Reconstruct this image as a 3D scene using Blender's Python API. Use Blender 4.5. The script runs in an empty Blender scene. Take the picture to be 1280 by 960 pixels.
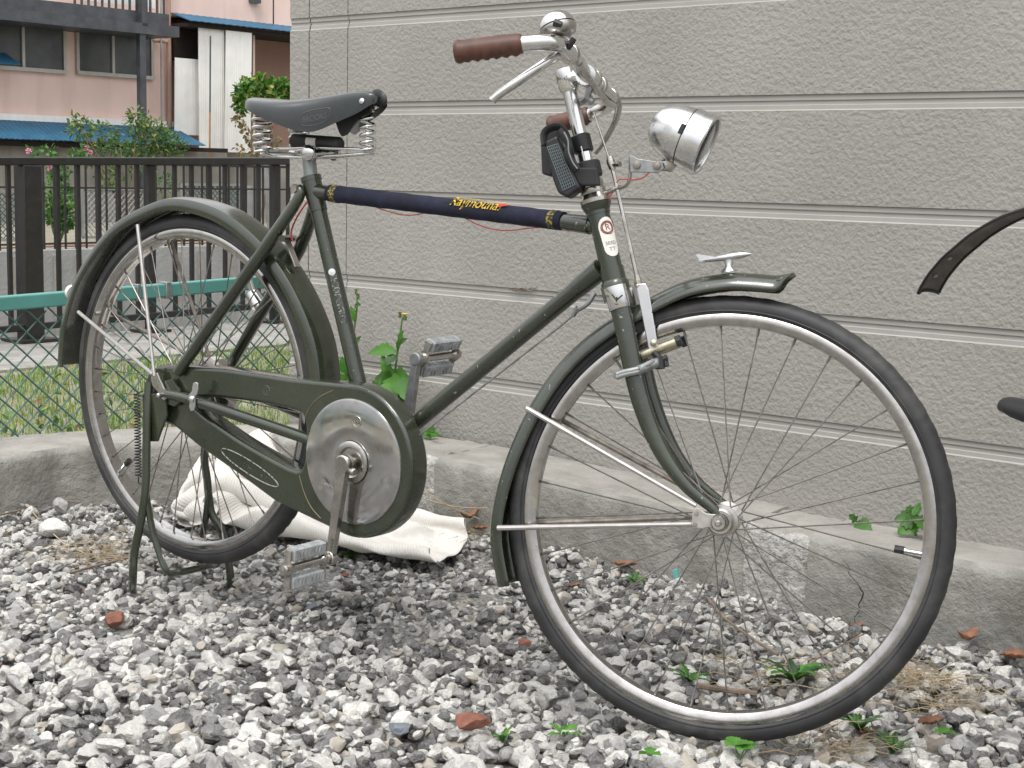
import bpy, bmesh, math, random
import numpy as np
from mathutils import Vector, Matrix, noise as mnoise

random.seed(7)
rng = np.random.default_rng(11)
sc = bpy.context.scene
PI = math.pi
R = math.radians

# ------------------------------------------------------------------ camera
CAM = np.array([2.22583, -1.99311, 0.82220])
FW = np.array([-0.589026, 0.796860, -0.134388])
RT = np.array([0.802227, 0.596630, 0.021567])
UP = np.array([-0.097372, 0.095114, 0.990693])
FPX = 1936.78
cd = bpy.data.cameras.new('camera')
cam = bpy.data.objects.new('camera', cd)
sc.collection.objects.link(cam)
cam.matrix_world = Matrix(((RT[0], UP[0], -FW[0], CAM[0]), (RT[1], UP[1], -FW[1], CAM[1]),
                           (RT[2], UP[2], -FW[2], CAM[2]), (0, 0, 0, 1)))
cd.sensor_width = 36.0
cd.lens = FPX / 1280 * 36
cd.clip_start = 0.05
cd.clip_end = 1000
sc.camera = cam

# ------------------------------------------------------------------ daylight, overcast
SUN_ELEV, SUN_AZ = 60.0, 158.0           # azimuth of the sun, degrees from +Y clockwise
w = bpy.data.worlds.new('World')
sc.world = w
w.use_nodes = True
nt = w.node_tree
bg = nt.nodes['Background']
sky = nt.nodes.new('ShaderNodeTexSky')
sky.sky_type = 'NISHITA'
sky.sun_disc = False
sky.sun_elevation = R(SUN_ELEV)
sky.sun_rotation = R(SUN_AZ)
sky.dust_density = 4.0
hs = nt.nodes.new('ShaderNodeHueSaturation')
hs.inputs['Saturation'].default_value = 0.22
nt.links.new(sky.outputs[0], hs.inputs['Color'])
# an even cloud layer (brighter overhead than at the horizon) over most of the clear sky
tcw = nt.nodes.new('ShaderNodeTexCoord'); sx = nt.nodes.new('ShaderNodeSeparateXYZ'); nt.links.new(tcw.outputs['Generated'], sx.inputs[0])
gr = nt.nodes.new('ShaderNodeMapRange'); gr.inputs['From Min'].default_value = 0.0; gr.inputs['From Max'].default_value = 1.0
gr.inputs['To Min'].default_value = 2.8; gr.inputs['To Max'].default_value = 13.0; nt.links.new(sx.outputs['Z'], gr.inputs['Value'])
cn = nt.nodes.new('ShaderNodeTexNoise'); cn.inputs['Scale'].default_value = 2.5; cn.inputs['Detail'].default_value = 5; nt.links.new(tcw.outputs['Generated'], cn.inputs['Vector'])
cm = nt.nodes.new('ShaderNodeMapRange'); cm.inputs['To Min'].default_value = 0.75; cm.inputs['To Max'].default_value = 1.25; nt.links.new(cn.outputs['Fac'], cm.inputs['Value'])
ml = nt.nodes.new('ShaderNodeMath'); ml.operation = 'MULTIPLY'; nt.links.new(gr.outputs[0], ml.inputs[0]); nt.links.new(cm.outputs[0], ml.inputs[1])
cc_ = nt.nodes.new('ShaderNodeVectorMath'); cc_.operation = 'SCALE'; cc_.inputs[0].default_value = (0.985, 1.0, 1.03); nt.links.new(ml.outputs[0], cc_.inputs['Scale'])
mxw = nt.nodes.new('ShaderNodeMix'); mxw.data_type = 'RGBA'; mxw.inputs['Factor'].default_value = 0.8
nt.links.new(hs.outputs[0], mxw.inputs['A']); nt.links.new(cc_.outputs[0], mxw.inputs['B'])
nt.links.new(mxw.outputs['Result'], bg.inputs['Color'])
bg.inputs['Strength'].default_value = 0.12
sd = bpy.data.lights.new('sun', 'SUN')
sd.energy = 1.0
sd.angle = R(24)
sd.color = (1.0, 0.97, 0.92)
sun = bpy.data.objects.new('sun', sd)
sc.collection.objects.link(sun)
sdir = Vector((math.sin(R(SUN_AZ)) * math.cos(R(SUN_ELEV)), math.cos(R(SUN_AZ)) * math.cos(R(SUN_ELEV)), math.sin(R(SUN_ELEV))))
sun.rotation_euler = sdir.to_track_quat('Z', 'Y').to_euler()
sc.view_settings.view_transform = 'Standard'
sc.view_settings.look = 'None'
sc.view_settings.gamma = 1.0
sc.view_settings.exposure = 0.82
sc.cycles.max_bounces = 6

# ------------------------------------------------------------------ placing: pixel of the photo -> point on a real plane
def ray(x, y):
    return FW + RT * (x - 640) / FPX + UP * (480 - y) / FPX
def on_plane(x, y, pt, n):
    d = ray(x, y); n = np.asarray(n, float)
    return CAM + d * (((np.asarray(pt) - CAM) @ n) / (d @ n))
def aty(x, y, Y=0.0):
    return on_plane(x, y, (0, Y, 0), (0, 1, 0))
def atz(x, y, z):
    return on_plane(x, y, (0, 0, z), (0, 0, 1))
def proj(P):
    d = np.asarray(P) - CAM; k = d @ FW
    return np.array([640 + FPX * (d @ RT) / k, 480 - FPX * (d @ UP) / k])

# steering: everything that turns with the fork is laid out straight (local) and then turned
HT = np.array([0.9049, 0, 0.7807]); HB = np.array([0.9430, 0, 0.6626])
_ax = (HT - HB) / np.linalg.norm(HT - HB)
SM = np.array(Matrix.Rotation(R(22.03), 3, Vector(_ax)))
def S(P):
    return (np.atleast_2d(np.asarray(P, float)) - HB) @ SM.T + HB
def S1(P):
    return S(P)[0]
def ats(x, y, Y=0.0):                     # local (unturned) coordinates
    Cl = (CAM - HB) @ SM + HB; d = ray(x, y) @ SM
    return Cl + d * ((Y - Cl[1]) / d[1])

# house wall frame
WTH = R(-3.49)
DR = np.array([math.cos(WTH), math.sin(WTH), 0]); NN = np.array([-math.sin(WTH), math.cos(WTH), 0])
ZZ = np.array([0, 0, 1.0])
def atL(x, y, L):                         # plane facing the camera side, L metres along -DR
    return on_plane(x, y, CAM - DR * L, DR)
def AL(P):                                # (a, z) on such a plane
    return (np.asarray(P) - CAM) @ NN, P[2]
def PL(a, L, z):
    p = CAM + NN * a - DR * L
    return np.array([p[0], p[1], z])

# ------------------------------------------------------------------ mesh builder
class MB:
    def __init__(s):
        s.v = []; s.f = []; s.mi = []; s.n = 0
    def add(s, v, f, mi=0):
        v = np.atleast_2d(np.asarray(v, float))
        s.v.append(v)
        for q in f:
            s.f.append([i + s.n for i in q]); s.mi.append(mi)
        s.n += len(v)
        return s
    def tube(s, pts, r, n=10, closed=False, cap=True, mi=0, flat=1.0, up=None, smooth=0):
        P = [np.asarray(p, float) for p in pts]
        if smooth: P, r = spline(P, smooth, r, closed)
        P = np.array(P); m = len(P)
        rr = np.full(m, r, float) if np.isscalar(r) else np.asarray(r, float)
        T = np.zeros_like(P)
        for i in range(m):
            a = P[(i - 1) % m] if (closed or i > 0) else P[i]
            b = P[(i + 1) % m] if (closed or i < m - 1) else P[i]
            T[i] = (b - a) / (np.linalg.norm(b - a) + 1e-12)
        u = np.array([0, 0, 1.0]) if up is None else np.asarray(up, float)
        if abs(u @ T[0]) > 0.95: u = np.array([1.0, 0, 0]) if up is None else np.array([0, 1.0, 0])
        a = np.arange(n) * 2 * PI / n
        V = []
        for i in range(m):
            u = u - T[i] * (u @ T[i]); u = u / (np.linalg.norm(u) + 1e-12)
            b = np.cross(T[i], u)
            V.append(P[i] + rr[i] * (np.cos(a)[:, None] * u + flat * np.sin(a)[:, None] * b))
        V = np.concatenate(V)
        F = []
        for i in range(m if closed else m - 1):
            j = (i + 1) % m
            for k in range(n):
                l = (k + 1) % n
                F.append([i * n + k, i * n + l, j * n + l, j * n + k])
        if cap and not closed:
            F.append(list(range(n))[::-1]); F.append([(m - 1) * n + k for k in range(n)])
        return s.add(V, F, mi)
    def lathe(s, prof, c, axis, n=24, mi=0, ref=None, cap=True):
        """prof: list of (radius, height along axis)"""
        ax = np.asarray(axis, float); ax = ax / np.linalg.norm(ax)
        r0 = np.array([0, 0, 1.0]) if abs(ax[2]) < 0.9 else np.array([1.0, 0, 0])
        if ref is not None: r0 = np.asarray(ref, float)
        u = r0 - ax * (r0 @ ax); u /= np.linalg.norm(u); b = np.cross(ax, u)
        a = np.arange(n) * 2 * PI / n
        V = []
        for (r, h) in prof:
            V.append(np.asarray(c) + ax * h + r * (np.cos(a)[:, None] * u + np.sin(a)[:, None] * b))
        F = []; m = len(prof)
        for i in range(m - 1):
            for k in range(n):
                l = (k + 1) % n
                F.append([i * n + k, i * n + l, (i + 1) * n + l, (i + 1) * n + k])
        if cap and prof[0][0] > 1e-6 and prof[0] != prof[-1]: F.append(list(range(n))[::-1])
        if cap and prof[-1][0] > 1e-6 and prof[0] != prof[-1]: F.append([(m - 1) * n + k for k in range(n)])
        return s.add(np.concatenate(V), F, mi)
    def box(s, c, size, ax=None, mi=0):
        X, Y, Z = (np.array([1.0, 0, 0]), np.array([0, 1.0, 0]), ZZ) if ax is None else [np.asarray(q, float) for q in ax]
        c = np.asarray(c, float); h = np.asarray(size) / 2
        V = [c + sx * h[0] * X + sy * h[1] * Y + sz * h[2] * Z for sz in (-1, 1) for sy in (-1, 1) for sx in (-1, 1)]
        F = [[0, 2, 3, 1], [4, 5, 7, 6], [0, 1, 5, 4], [2, 6, 7, 3], [0, 4, 6, 2], [1, 3, 7, 5]]
        return s.add(V, F, mi)
    def bar(s, p, q, wd, ht, up=ZZ, mi=0):
        p = np.asarray(p, float); q = np.asarray(q, float); X = q - p; L = np.linalg.norm(X); X = X / L
        u = np.asarray(up, float); u = u - X * (u @ X); u /= np.linalg.norm(u)
        return s.box((p + q) / 2, (L, wd, ht), (X, np.cross(u, X), u), mi)
    def prism(s, poly, off, mi=0):
        P = np.asarray(poly, float); n = len(P); off = np.asarray(off, float)
        F = [list(range(n)), [n + k for k in range(n)][::-1]]
        for k in range(n):
            l = (k + 1) % n
            F.append([k, n + k, n + l, l])
        return s.add(np.concatenate([P, P + off]), F, mi)
    def grid(s, V, nu, nv, mi=0, wrap=False):
        F = []
        for i in range(nu - 1):
            for j in range(nv if wrap else nv - 1):
                k = (j + 1) % nv
                F.append([i * nv + j, i * nv + k, (i + 1) * nv + k, (i + 1) * nv + j])
        return s.add(V, F, mi)
    def mesh(s, name, origin=None, smooth=35):
        V = np.concatenate(s.v) if s.v else np.zeros((0, 3))
        if origin is not None: V = V - np.asarray(origin)
        me = bpy.data.meshes.new(name)
        me.from_pydata(V.tolist(), [], s.f)
        if len(set(s.mi)) > 1: me.polygons.foreach_set('material_index', s.mi)
        bm = bmesh.new(); bm.from_mesh(me)
        bmesh.ops.recalc_face_normals(bm, faces=bm.faces)
        bm.to_mesh(me); bm.free()
        if smooth:
            me.polygons.foreach_set('use_smooth', [True] * len(me.polygons))
            me.set_sharp_from_angle(angle=R(smooth))
        return me

def spline(P, k, r=None, closed=False):
    P = [np.asarray(p, float) for p in P]; n = len(P)
    rr = None if r is None else (np.full(n, r, float) if np.isscalar(r) else np.asarray(r, float))
    out = []; ro = []
    seg = n if closed else n - 1
    for i in range(seg):
        if closed: a, b, c, d = P[(i - 1) % n], P[i], P[(i + 1) % n], P[(i + 2) % n]
        else: a, b, c, d = P[max(i - 1, 0)], P[i], P[i + 1], P[min(i + 2, n - 1)]
        for j in range(k):
            t = j / k
            out.append(0.5 * ((2 * b) + (c - a) * t + (2 * a - 5 * b + 4 * c - d) * t * t + (3 * b - a - 3 * c + d) * t ** 3))
            if rr is not None: ro.append(rr[i] * (1 - t) + rr[(i + 1) % n] * t)
    if not closed:
        out.append(P[-1])
        if rr is not None: ro.append(rr[-1])
    return (out, ro) if r is not None else out

ORIGIN = {}
def link(o, parent=None):
    sc.collection.objects.link(o)
    if parent is not None: o.parent = parent
    return o
def thing(name, label, cat, loc, group=None):
    o = bpy.data.objects.new(name, None)
    o.empty_display_size = 0.1
    o.location = loc
    o['label'] = label; o['category'] = cat
    if group: o['group'] = group
    link(o); ORIGIN[o.name] = np.asarray(loc, float)
    return o
def org(parent):
    while parent.parent is not None: parent = parent.parent
    return ORIGIN.get(parent.name, np.zeros(3))
def part(name, mb, m, parent, smooth=35, label=None, bevel=None):
    mats = m if isinstance(m, (list, tuple)) else [m]
    me = mb.mesh(name, org(parent), smooth)
    for q in mats: me.materials.append(q)
    o = bpy.data.objects.new(name, me)
    link(o, parent)
    if label: o['label'] = label
    if bevel:
        b = o.modifiers.new('bevel', 'BEVEL'); b.width = bevel; b.segments = 2; b.limit_method = 'ANGLE'; b.angle_limit = R(40)
    return o
def single(name, mb, m, label, cat, smooth=35, group=None, kind=None, origin=None):
    mats = m if isinstance(m, (list, tuple)) else [m]
    V = np.concatenate(mb.v)
    org_ = np.array([(V[:, 0].min() + V[:, 0].max()) / 2, (V[:, 1].min() + V[:, 1].max()) / 2, V[:, 2].min()]) if origin is None else np.asarray(origin)
    me = mb.mesh(name, org_, smooth)
    for q in mats: me.materials.append(q)
    o = bpy.data.objects.new(name, me); o.location = org_
    link(o)
    if label: o['label'] = label
    if cat: o['category'] = cat
    if group: o['group'] = group
    if kind: o['kind'] = kind
    ORIGIN[o.name] = org_
    return o
def rep(me, name, loc, parent, mats=None, rot=None, scale=None):
    o = bpy.data.objects.new(name, me); o.location = loc
    if rot is not None: o.rotation_euler = rot
    if scale is not None: o.scale = scale
    return link(o, parent)

# ------------------------------------------------------------------ materials
def mat(name, col, rough=0.5, metal=0.0, var=None, bump=None, coat=0.0, dirt=None, rand=0.0, spec=0.5, chips=None, streak=None, rvar=0.0):
    """var=(scale, amount) tone noise; bump=(scale, strength, distance[, detail]); dirt=(scale, colour, amount); chips=(scale, colour, threshold)"""
    m = bpy.data.materials.new(name); m.use_nodes = True
    t = m.node_tree; N = t.nodes; Lk = t.links
    b = N['Principled BSDF']
    b.inputs['Roughness'].default_value = rough; b.inputs['Metallic'].default_value = metal
    b.inputs['Specular IOR Level'].default_value = spec
    b.inputs['Coat Weight'].default_value = coat; b.inputs['Coat Roughness'].default_value = 0.12; b.inputs['Coat IOR'].default_value = 1.75
    tc = N.new('ShaderNodeTexCoord')
    rgb = N.new('ShaderNodeRGB'); rgb.outputs[0].default_value = (*col, 1)
    cur = rgb.outputs[0]
    def noise(scale, detail=4, rg=0.55, dist=0.0):
        n = N.new('ShaderNodeTexNoise'); n.inputs['Scale'].default_value = scale; n.inputs['Detail'].default_value = detail
        n.inputs['Roughness'].default_value = rg; n.inputs['Distortion'].default_value = dist
        Lk.new(tc.outputs['Object'], n.inputs['Vector']); return n
    def ramp(src, a, bb):
        r = N.new('ShaderNodeMapRange'); r.inputs['From Min'].default_value = a; r.inputs['From Max'].default_value = bb
        Lk.new(src, r.inputs['Value']); return r.outputs[0]
    if var:
        n = noise(var[0], 5); h = N.new('ShaderNodeHueSaturation')
        mr = N.new('ShaderNodeMapRange'); mr.inputs['From Min'].default_value = 0.3; mr.inputs['From Max'].default_value = 0.7
        mr.inputs['To Min'].default_value = 1 - var[1]; mr.inputs['To Max'].default_value = 1 + var[1]
        Lk.new(n.outputs['Fac'], mr.inputs['Value']); Lk.new(mr.outputs[0], h.inputs['Value']); Lk.new(cur, h.inputs['Color']); cur = h.outputs[0]
    if rand:
        oi = N.new('ShaderNodeObjectInfo'); ge = N.new('ShaderNodeNewGeometry')
        ad = N.new('ShaderNodeMath'); ad.operation = 'ADD'; Lk.new(oi.outputs['Random'], ad.inputs[0]); Lk.new(ge.outputs['Random Per Island'], ad.inputs[1])
        fr = N.new('ShaderNodeMath'); fr.operation = 'FRACT'; Lk.new(ad.outputs[0], fr.inputs[0])
        mr = N.new('ShaderNodeMapRange'); mr.inputs['To Min'].default_value = 1 - rand; mr.inputs['To Max'].default_value = 1 + rand
        Lk.new(fr.outputs[0], mr.inputs['Value'])
        h = N.new('ShaderNodeHueSaturation'); Lk.new(mr.outputs[0], h.inputs['Value']); Lk.new(cur, h.inputs['Color']); cur = h.outputs[0]
        mr2 = N.new('ShaderNodeMapRange'); mr2.inputs['To Min'].default_value = 0.485; mr2.inputs['To Max'].default_value = 0.515
        Lk.new(ge.outputs['Random Per Island'], mr2.inputs['Value']); Lk.new(mr2.outputs[0], h.inputs['Hue'])
    def over(fac, c):
        nonlocal cur
        mx = N.new('ShaderNodeMix'); mx.data_type = 'RGBA'; Lk.new(fac, mx.inputs['Factor']); Lk.new(cur, mx.inputs['A'])
        mx.inputs['B'].default_value = (*c, 1); cur = mx.outputs['Result']
    if dirt:
        for (s_, c_, a_, *rest) in (dirt if isinstance(dirt, list) else [dirt]):
            n = noise(s_, 6, 0.65, 0.4); lo = rest[0] if rest else 0.45
            f = ramp(n.outputs['Fac'], lo, lo + 0.25)
            k = N.new('ShaderNodeMath'); k.operation = 'MULTIPLY'; k.inputs[1].default_value = a_; Lk.new(f, k.inputs[0]); over(k.outputs[0], c_)
    if streak:                                   # vertical runs of dirt
        mp = N.new('ShaderNodeMapping'); mp.inputs['Scale'].default_value = streak[0]; Lk.new(tc.outputs['Object'], mp.inputs['Vector'])
        n = N.new('ShaderNodeTexNoise'); n.inputs['Scale'].default_value = 1.0; n.inputs['Detail'].default_value = 5; Lk.new(mp.outputs[0], n.inputs['Vector'])
        f = ramp(n.outputs['Fac'], 0.48, 0.75); k = N.new('ShaderNodeMath'); k.operation = 'MULTIPLY'; k.inputs[1].default_value = streak[2]
        Lk.new(f, k.inputs[0]); over(k.outputs[0], streak[1])
    if chips:
        n = noise(chips[0], 3, 0.5, 0.2); f = ramp(n.outputs['Fac'], chips[2], chips[2] + 0.02); over(f, chips[1])
    Lk.new(cur, b.inputs['Base Color'])
    if rvar:
        n = noise(30, 5); mr = N.new('ShaderNodeMapRange'); mr.inputs['From Min'].default_value = 0.3; mr.inputs['From Max'].default_value = 0.7
        mr.inputs['To Min'].default_value = max(rough - rvar, 0.02); mr.inputs['To Max'].default_value = min(rough + rvar, 1); Lk.new(n.outputs['Fac'], mr.inputs['Value']); Lk.new(mr.outputs[0], b.inputs['Roughness'])
    if bump:
        prev = None
        for bp in (bump if isinstance(bump, list) else [bump]):
            n = noise(bp[0], bp[3] if len(bp) > 3 else 4, 0.55, bp[4] if len(bp) > 4 else 0)
            bn = N.new('ShaderNodeBump'); bn.inputs['Strength'].default_value = bp[1]; bn.inputs['Distance'].default_value = bp[2]
            Lk.new(n.outputs['Fac'], bn.inputs['Height'])
            if prev is not None: Lk.new(prev, bn.inputs['Normal'])
            prev = bn.outputs[0]
        Lk.new(prev, b.inputs['Normal'])
    return m

OLIVE = mat('olive_paint', (0.021, 0.027, 0.014), 0.25, 0, var=(9, 0.3), bump=(90, 0.10, 0.001), coat=0.5, spec=0.5, chips=(150, (0.16, 0.16, 0.13), 0.755), rvar=0.1,
            dirt=(14, (0.044, 0.049, 0.034), 0.5, 0.5))
OLIVEWORN = mat('worn_olive_paint', (0.023, 0.029, 0.017), 0.27, 0, var=(12, 0.3), coat=0.5, spec=0.5, chips=(105, (0.26, 0.26, 0.22), 0.695), rvar=0.12, dirt=[(25, (0.055, 0.058, 0.048), 0.45, 0.5), (120, (0.12, 0.12, 0.10), 0.5, 0.62)])
CHROME = mat('chrome', (0.68, 0.68, 0.67), 0.14, 1.0, var=(30, 0.12), rvar=0.08, chips=(160, (0.22, 0.16, 0.10), 0.72))
CHROMEW = mat('worn_chrome', (0.50, 0.48, 0.45), 0.26, 1.0, var=(25, 0.2), rvar=0.12, dirt=(40, (0.20, 0.15, 0.10), 0.5, 0.5))
RIMM = mat('rim_chrome', (0.47, 0.455, 0.44), 0.17, 1.0, var=(40, 0.15), rvar=0.1, dirt=(60, (0.25, 0.20, 0.15), 0.45, 0.5))
ALU = mat('aluminium', (0.62, 0.62, 0.63), 0.33, 1.0, var=(20, 0.1), rvar=0.1)
STAYM = mat('stay_steel', (0.44, 0.42, 0.405), 0.42, 0.6, var=(60, 0.12), dirt=(50, (0.3, 0.22, 0.17), 0.3, 0.5))
RUSTY = mat('rusty_steel', (0.27, 0.245, 0.215), 0.6, 0.5, var=(60, 0.4), dirt=(70, (0.19, 0.095, 0.045), 0.6, 0.5))
SPOKEM = mat('spoke_steel', (0.27, 0.25, 0.235), 0.4, 0.85, var=(50, 0.3))
RUBBER = mat('tyre_rubber', (0.026, 0.026, 0.027), 0.55, 0, var=(22, 0.25), dirt=[(9, (0.095, 0.092, 0.087), 0.7, 0.46), (200, (0.16, 0.16, 0.15), 0.5, 0.66)], bump=(250, 0.15, 0.0008))
BLACK = mat('black_plastic', (0.014, 0.014, 0.016), 0.45, 0, var=(30, 0.2), bump=(200, 0.1, 0.0006))
BLACKRUB = mat('black_rubber', (0.022, 0.022, 0.024), 0.6, 0, var=(30, 0.25))
LEATHER = mat('saddle_leather', (0.014, 0.018, 0.018), 0.27, 0, var=(14, 0.25), bump=[(320, 0.14, 0.0006), (60, 0.08, 0.001)], rvar=0.08, coat=0.35, spec=0.5, dirt=(18, (0.036, 0.042, 0.042), 0.4, 0.48))
GRIPM = mat('brown_grip', (0.085, 0.034, 0.023), 0.5, 0, var=(40, 0.25), bump=(120, 0.15, 0.001), dirt=(30, (0.22, 0.13, 0.10), 0.35, 0.5))
PEDALR = mat('grey_pedal_rubber', (0.33, 0.34, 0.345), 0.75, 0, var=(60, 0.25), dirt=(90, (0.12, 0.13, 0.14), 0.6, 0.5), bump=(150, 0.3, 0.001))
DISCM = mat('polished_disc', (0.52, 0.52, 0.52), 0.13, 0.97, var=(9, 0.18), rvar=0.1, dirt=[(13, (0.50, 0.38, 0.29), 0.55, 0.5), (16, (0.20, 0.22, 0.16), 0.4, 0.54), (70, (0.2, 0.14, 0.09), 0.5, 0.62)])  # pinkish blotches put the reflected ground into the colour; brown ones are dirt
VELVET = mat('navy_velvet', (0.007, 0.008, 0.022), 0.9, 0, var=(35, 0.5), bump=(300, 0.4, 0.001), dirt=[(30, (0.020, 0.026, 0.062), 0.7, 0.50), (400, (0.035, 0.042, 0.085), 0.6, 0.55)])
YELLOW = mat('yellow_embroidery', (0.58, 0.39, 0.03), 0.9, 0, var=(200, 0.5), chips=(260, (0.02, 0.02, 0.04), 0.60))
REDTH = mat('red_embroidery', (0.45, 0.03, 0.03), 0.7, 0, var=(100, 0.2))
GOLDTH = mat('gold_band', (0.04, 0.035, 0.02), 0.8, 0, chips=(300, (0.32, 0.24, 0.06), 0.54))
REDW = mat('red_wire', (0.40, 0.03, 0.03), 0.5, 0)
WHITEP = mat('white_enamel', (0.78, 0.76, 0.70), 0.45, 0, var=(60, 0.06), dirt=(80, (0.4, 0.35, 0.28), 0.5, 0.58))
REDINK = mat('red_ink', (0.26, 0.06, 0.04), 0.6, 0)
GREYINK = mat('grey_ink', (0.22, 0.20, 0.18), 0.7, 0)
BRASS = mat('brass', (0.50, 0.46, 0.34), 0.35, 0.85, var=(80, 0.2), dirt=(60, (0.18, 0.14, 0.08), 0.6, 0.52))
ZINC = mat('dull_zinc', (0.30, 0.31, 0.31), 0.5, 0.75, var=(50, 0.25), dirt=(60, (0.12, 0.11, 0.09), 0.6, 0.5))
STONEW = mat('white_limestone', (0.55, 0.535, 0.505), 0.9, 0, var=(90, 0.16), rand=0.24, bump=[(190, 0.9, 0.006, 6), (700, 0.5, 0.002)], dirt=[(75, (0.27, 0.25, 0.22), 0.6, 0.48), (260, (0.20, 0.185, 0.165), 0.55, 0.56)])
STONEG = mat('grey_stone', (0.30, 0.294, 0.285), 0.9, 0, var=(90, 0.25), rand=0.35, bump=[(180, 0.8, 0.005, 6), (600, 0.5, 0.002)], dirt=[(110, (0.42, 0.41, 0.39), 0.5, 0.5), (280, (0.11, 0.105, 0.10), 0.5, 0.56)])
STONED = mat('dark_slag', (0.185, 0.181, 0.176), 0.92, 0, var=(120, 0.4), rand=0.4, bump=[(230, 1.0, 0.010, 6), (700, 0.6, 0.003)], dirt=[(130, (0.30, 0.295, 0.28), 0.6, 0.5), (330, (0.05, 0.049, 0.047), 0.6, 0.58)])
STONET = mat('tan_stone', (0.36, 0.325, 0.28), 0.85, 0, var=(45, 0.2), rand=0.25, bump=[(160, 0.5, 0.003), (500, 0.3, 0.001)])
SLATE = mat('blue_slate', (0.16, 0.175, 0.20), 0.7, 0, var=(50, 0.2), rand=0.2, bump=(200, 0.3, 0.002))
BRICKR = mat('red_brick', (0.22, 0.09, 0.06), 0.9, 0, var=(60, 0.3), bump=(200, 0.6, 0.003), dirt=(60, (0.36, 0.22, 0.17), 0.5, 0.55))
SOIL = mat('gravelly_soil', (0.27, 0.26, 0.24), 0.95, 0, var=(120, 0.6), bump=(140, 0.9, 0.02), dirt=(170, (0.33, 0.32, 0.30), 0.8, 0.52))
CONC = mat('concrete', (0.30, 0.29, 0.265), 0.92, 0, var=(7, 0.3), bump=[(50, 0.9, 0.008, 6), (230, 0.7, 0.003)], dirt=[(8, (0.15, 0.148, 0.12), 0.65, 0.47), (45, (0.34, 0.33, 0.30), 0.5, 0.56), (85, (0.065, 0.062, 0.052), 0.7, 0.585)],
           streak=((14, 14, 1.2), (0.16, 0.155, 0.13), 0.5))
CONCTOP = mat('concrete_top', (0.31, 0.294, 0.265), 0.9, 0, var=(9, 0.2), bump=[(70, 0.7, 0.005, 6), (300, 0.5, 0.002)], dirt=[(12, (0.20, 0.185, 0.155), 0.6, 0.50), (60, (0.15, 0.145, 0.12), 0.6, 0.57), (150, (0.46, 0.44, 0.41), 0.5, 0.55)])
AGG = mat('exposed_aggregate', (0.42, 0.41, 0.385), 0.9, 0, var=(60, 0.4), bump=[(55, 1.0, 0.012), (160, 0.8, 0.005)], dirt=[(30, (0.22, 0.21, 0.185), 0.75, 0.48), (120, (0.55, 0.54, 0.52), 0.5, 0.56)])
SIDING = mat('stucco_siding', (0.308, 0.294, 0.270), 0.9, 0, var=(2.2, 0.09), streak=((5, 5, 0.7), (0.27, 0.258, 0.235), 0.45), bump=[(104, 0.38, 0.009, 1.0, 0.0), (230, 0.25, 0.004, 2)])
GROOVE = mat('siding_groove', (0.355, 0.342, 0.320), 0.7, 0, var=(6, 0.06), streak=((60, 60, 1.5), (0.32, 0.31, 0.29), 0.3))
CAULK = mat('joint_caulk', (0.36, 0.335, 0.285), 0.8, 0, var=(20, 0.1))
CLOTHM = mat('cream_cloth', (0.67, 0.645, 0.60), 0.9, 0, var=(12, 0.07), dirt=(8, (0.56, 0.53, 0.48), 0.4, 0.52))
IRON = mat('dark_brown_paint', (0.018, 0.017, 0.0165), 0.45, 0, var=(8, 0.2), dirt=(20, (0.06, 0.055, 0.05), 0.4, 0.5))
TEAL = mat('teal_paint', (0.085, 0.27, 0.24), 0.5, 0, var=(6, 0.12), dirt=(9, (0.10, 0.11, 0.085), 0.55, 0.60))
GREENWIRE = mat('green_wire', (0.04, 0.115, 0.098), 0.45, 0, var=(12, 0.3))
GREENMESH = mat('green_netting', (0.04, 0.10, 0.085), 0.8, 0, var=(5, 0.3))
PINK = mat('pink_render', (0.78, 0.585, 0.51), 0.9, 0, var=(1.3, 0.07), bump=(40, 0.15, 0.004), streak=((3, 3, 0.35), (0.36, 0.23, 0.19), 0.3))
PINKSHADE = mat('shaded_pink_render', (0.32, 0.20, 0.16), 0.9, 0, var=(1.3, 0.12))  # the pink render again, with the recess's shade put into its colour
BLUEROOF = mat('blue_corrugated', (0.018, 0.105, 0.19), 0.6, 0, var=(4, 0.2), dirt=(7, (0.10, 0.20, 0.27), 0.4, 0.55))
WHITESHEET = mat('white_corrugated_sheet', (0.86, 0.85, 0.82), 0.85, 0, var=(3, 0.06), streak=((9, 9, 0.5), (0.55, 0.53, 0.49), 0.22))
DARKSTEEL = mat('dark_steel', (0.075, 0.081, 0.092), 0.45, 0.3, var=(5, 0.3), dirt=(6, (0.09, 0.075, 0.065), 0.6, 0.5))
GLASS = mat('window_glass', (0.065, 0.072, 0.070), 0.25, 0, var=(2, 0.5))
FRAMEALU = mat('window_aluminium', (0.42, 0.40, 0.37), 0.45, 0.5, var=(10, 0.1))
PIPEPINK = mat('pink_drain_pipe', (0.40, 0.25, 0.20), 0.6, 0, var=(5, 0.1))
GREYPIPE = mat('grey_pipe', (0.33, 0.33, 0.32), 0.5, 0.4, var=(8, 0.15))
OLDWALL = mat('weathered_grey_wall', (0.26, 0.245, 0.215), 0.9, 0, var=(2.0, 0.2), streak=((6, 6, 0.6), (0.14, 0.13, 0.11), 0.5))
CANALW = mat('canal_wall_concrete', (0.34, 0.335, 0.32), 0.9, 0, var=(1.5, 0.12), bump=(25, 0.4, 0.02), streak=((5, 5, 0.4), (0.24, 0.23, 0.21), 0.45))
DIRTG = mat('bare_ground', (0.24, 0.22, 0.17), 0.95, 0, var=(6, 0.3), bump=(60, 0.6, 0.01))
WATER = mat('canal_water', (0.03, 0.035, 0.03), 0.1, 0)
DARKIN = mat('dark_interior', (0.020, 0.014, 0.012), 0.9, 0)
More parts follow.
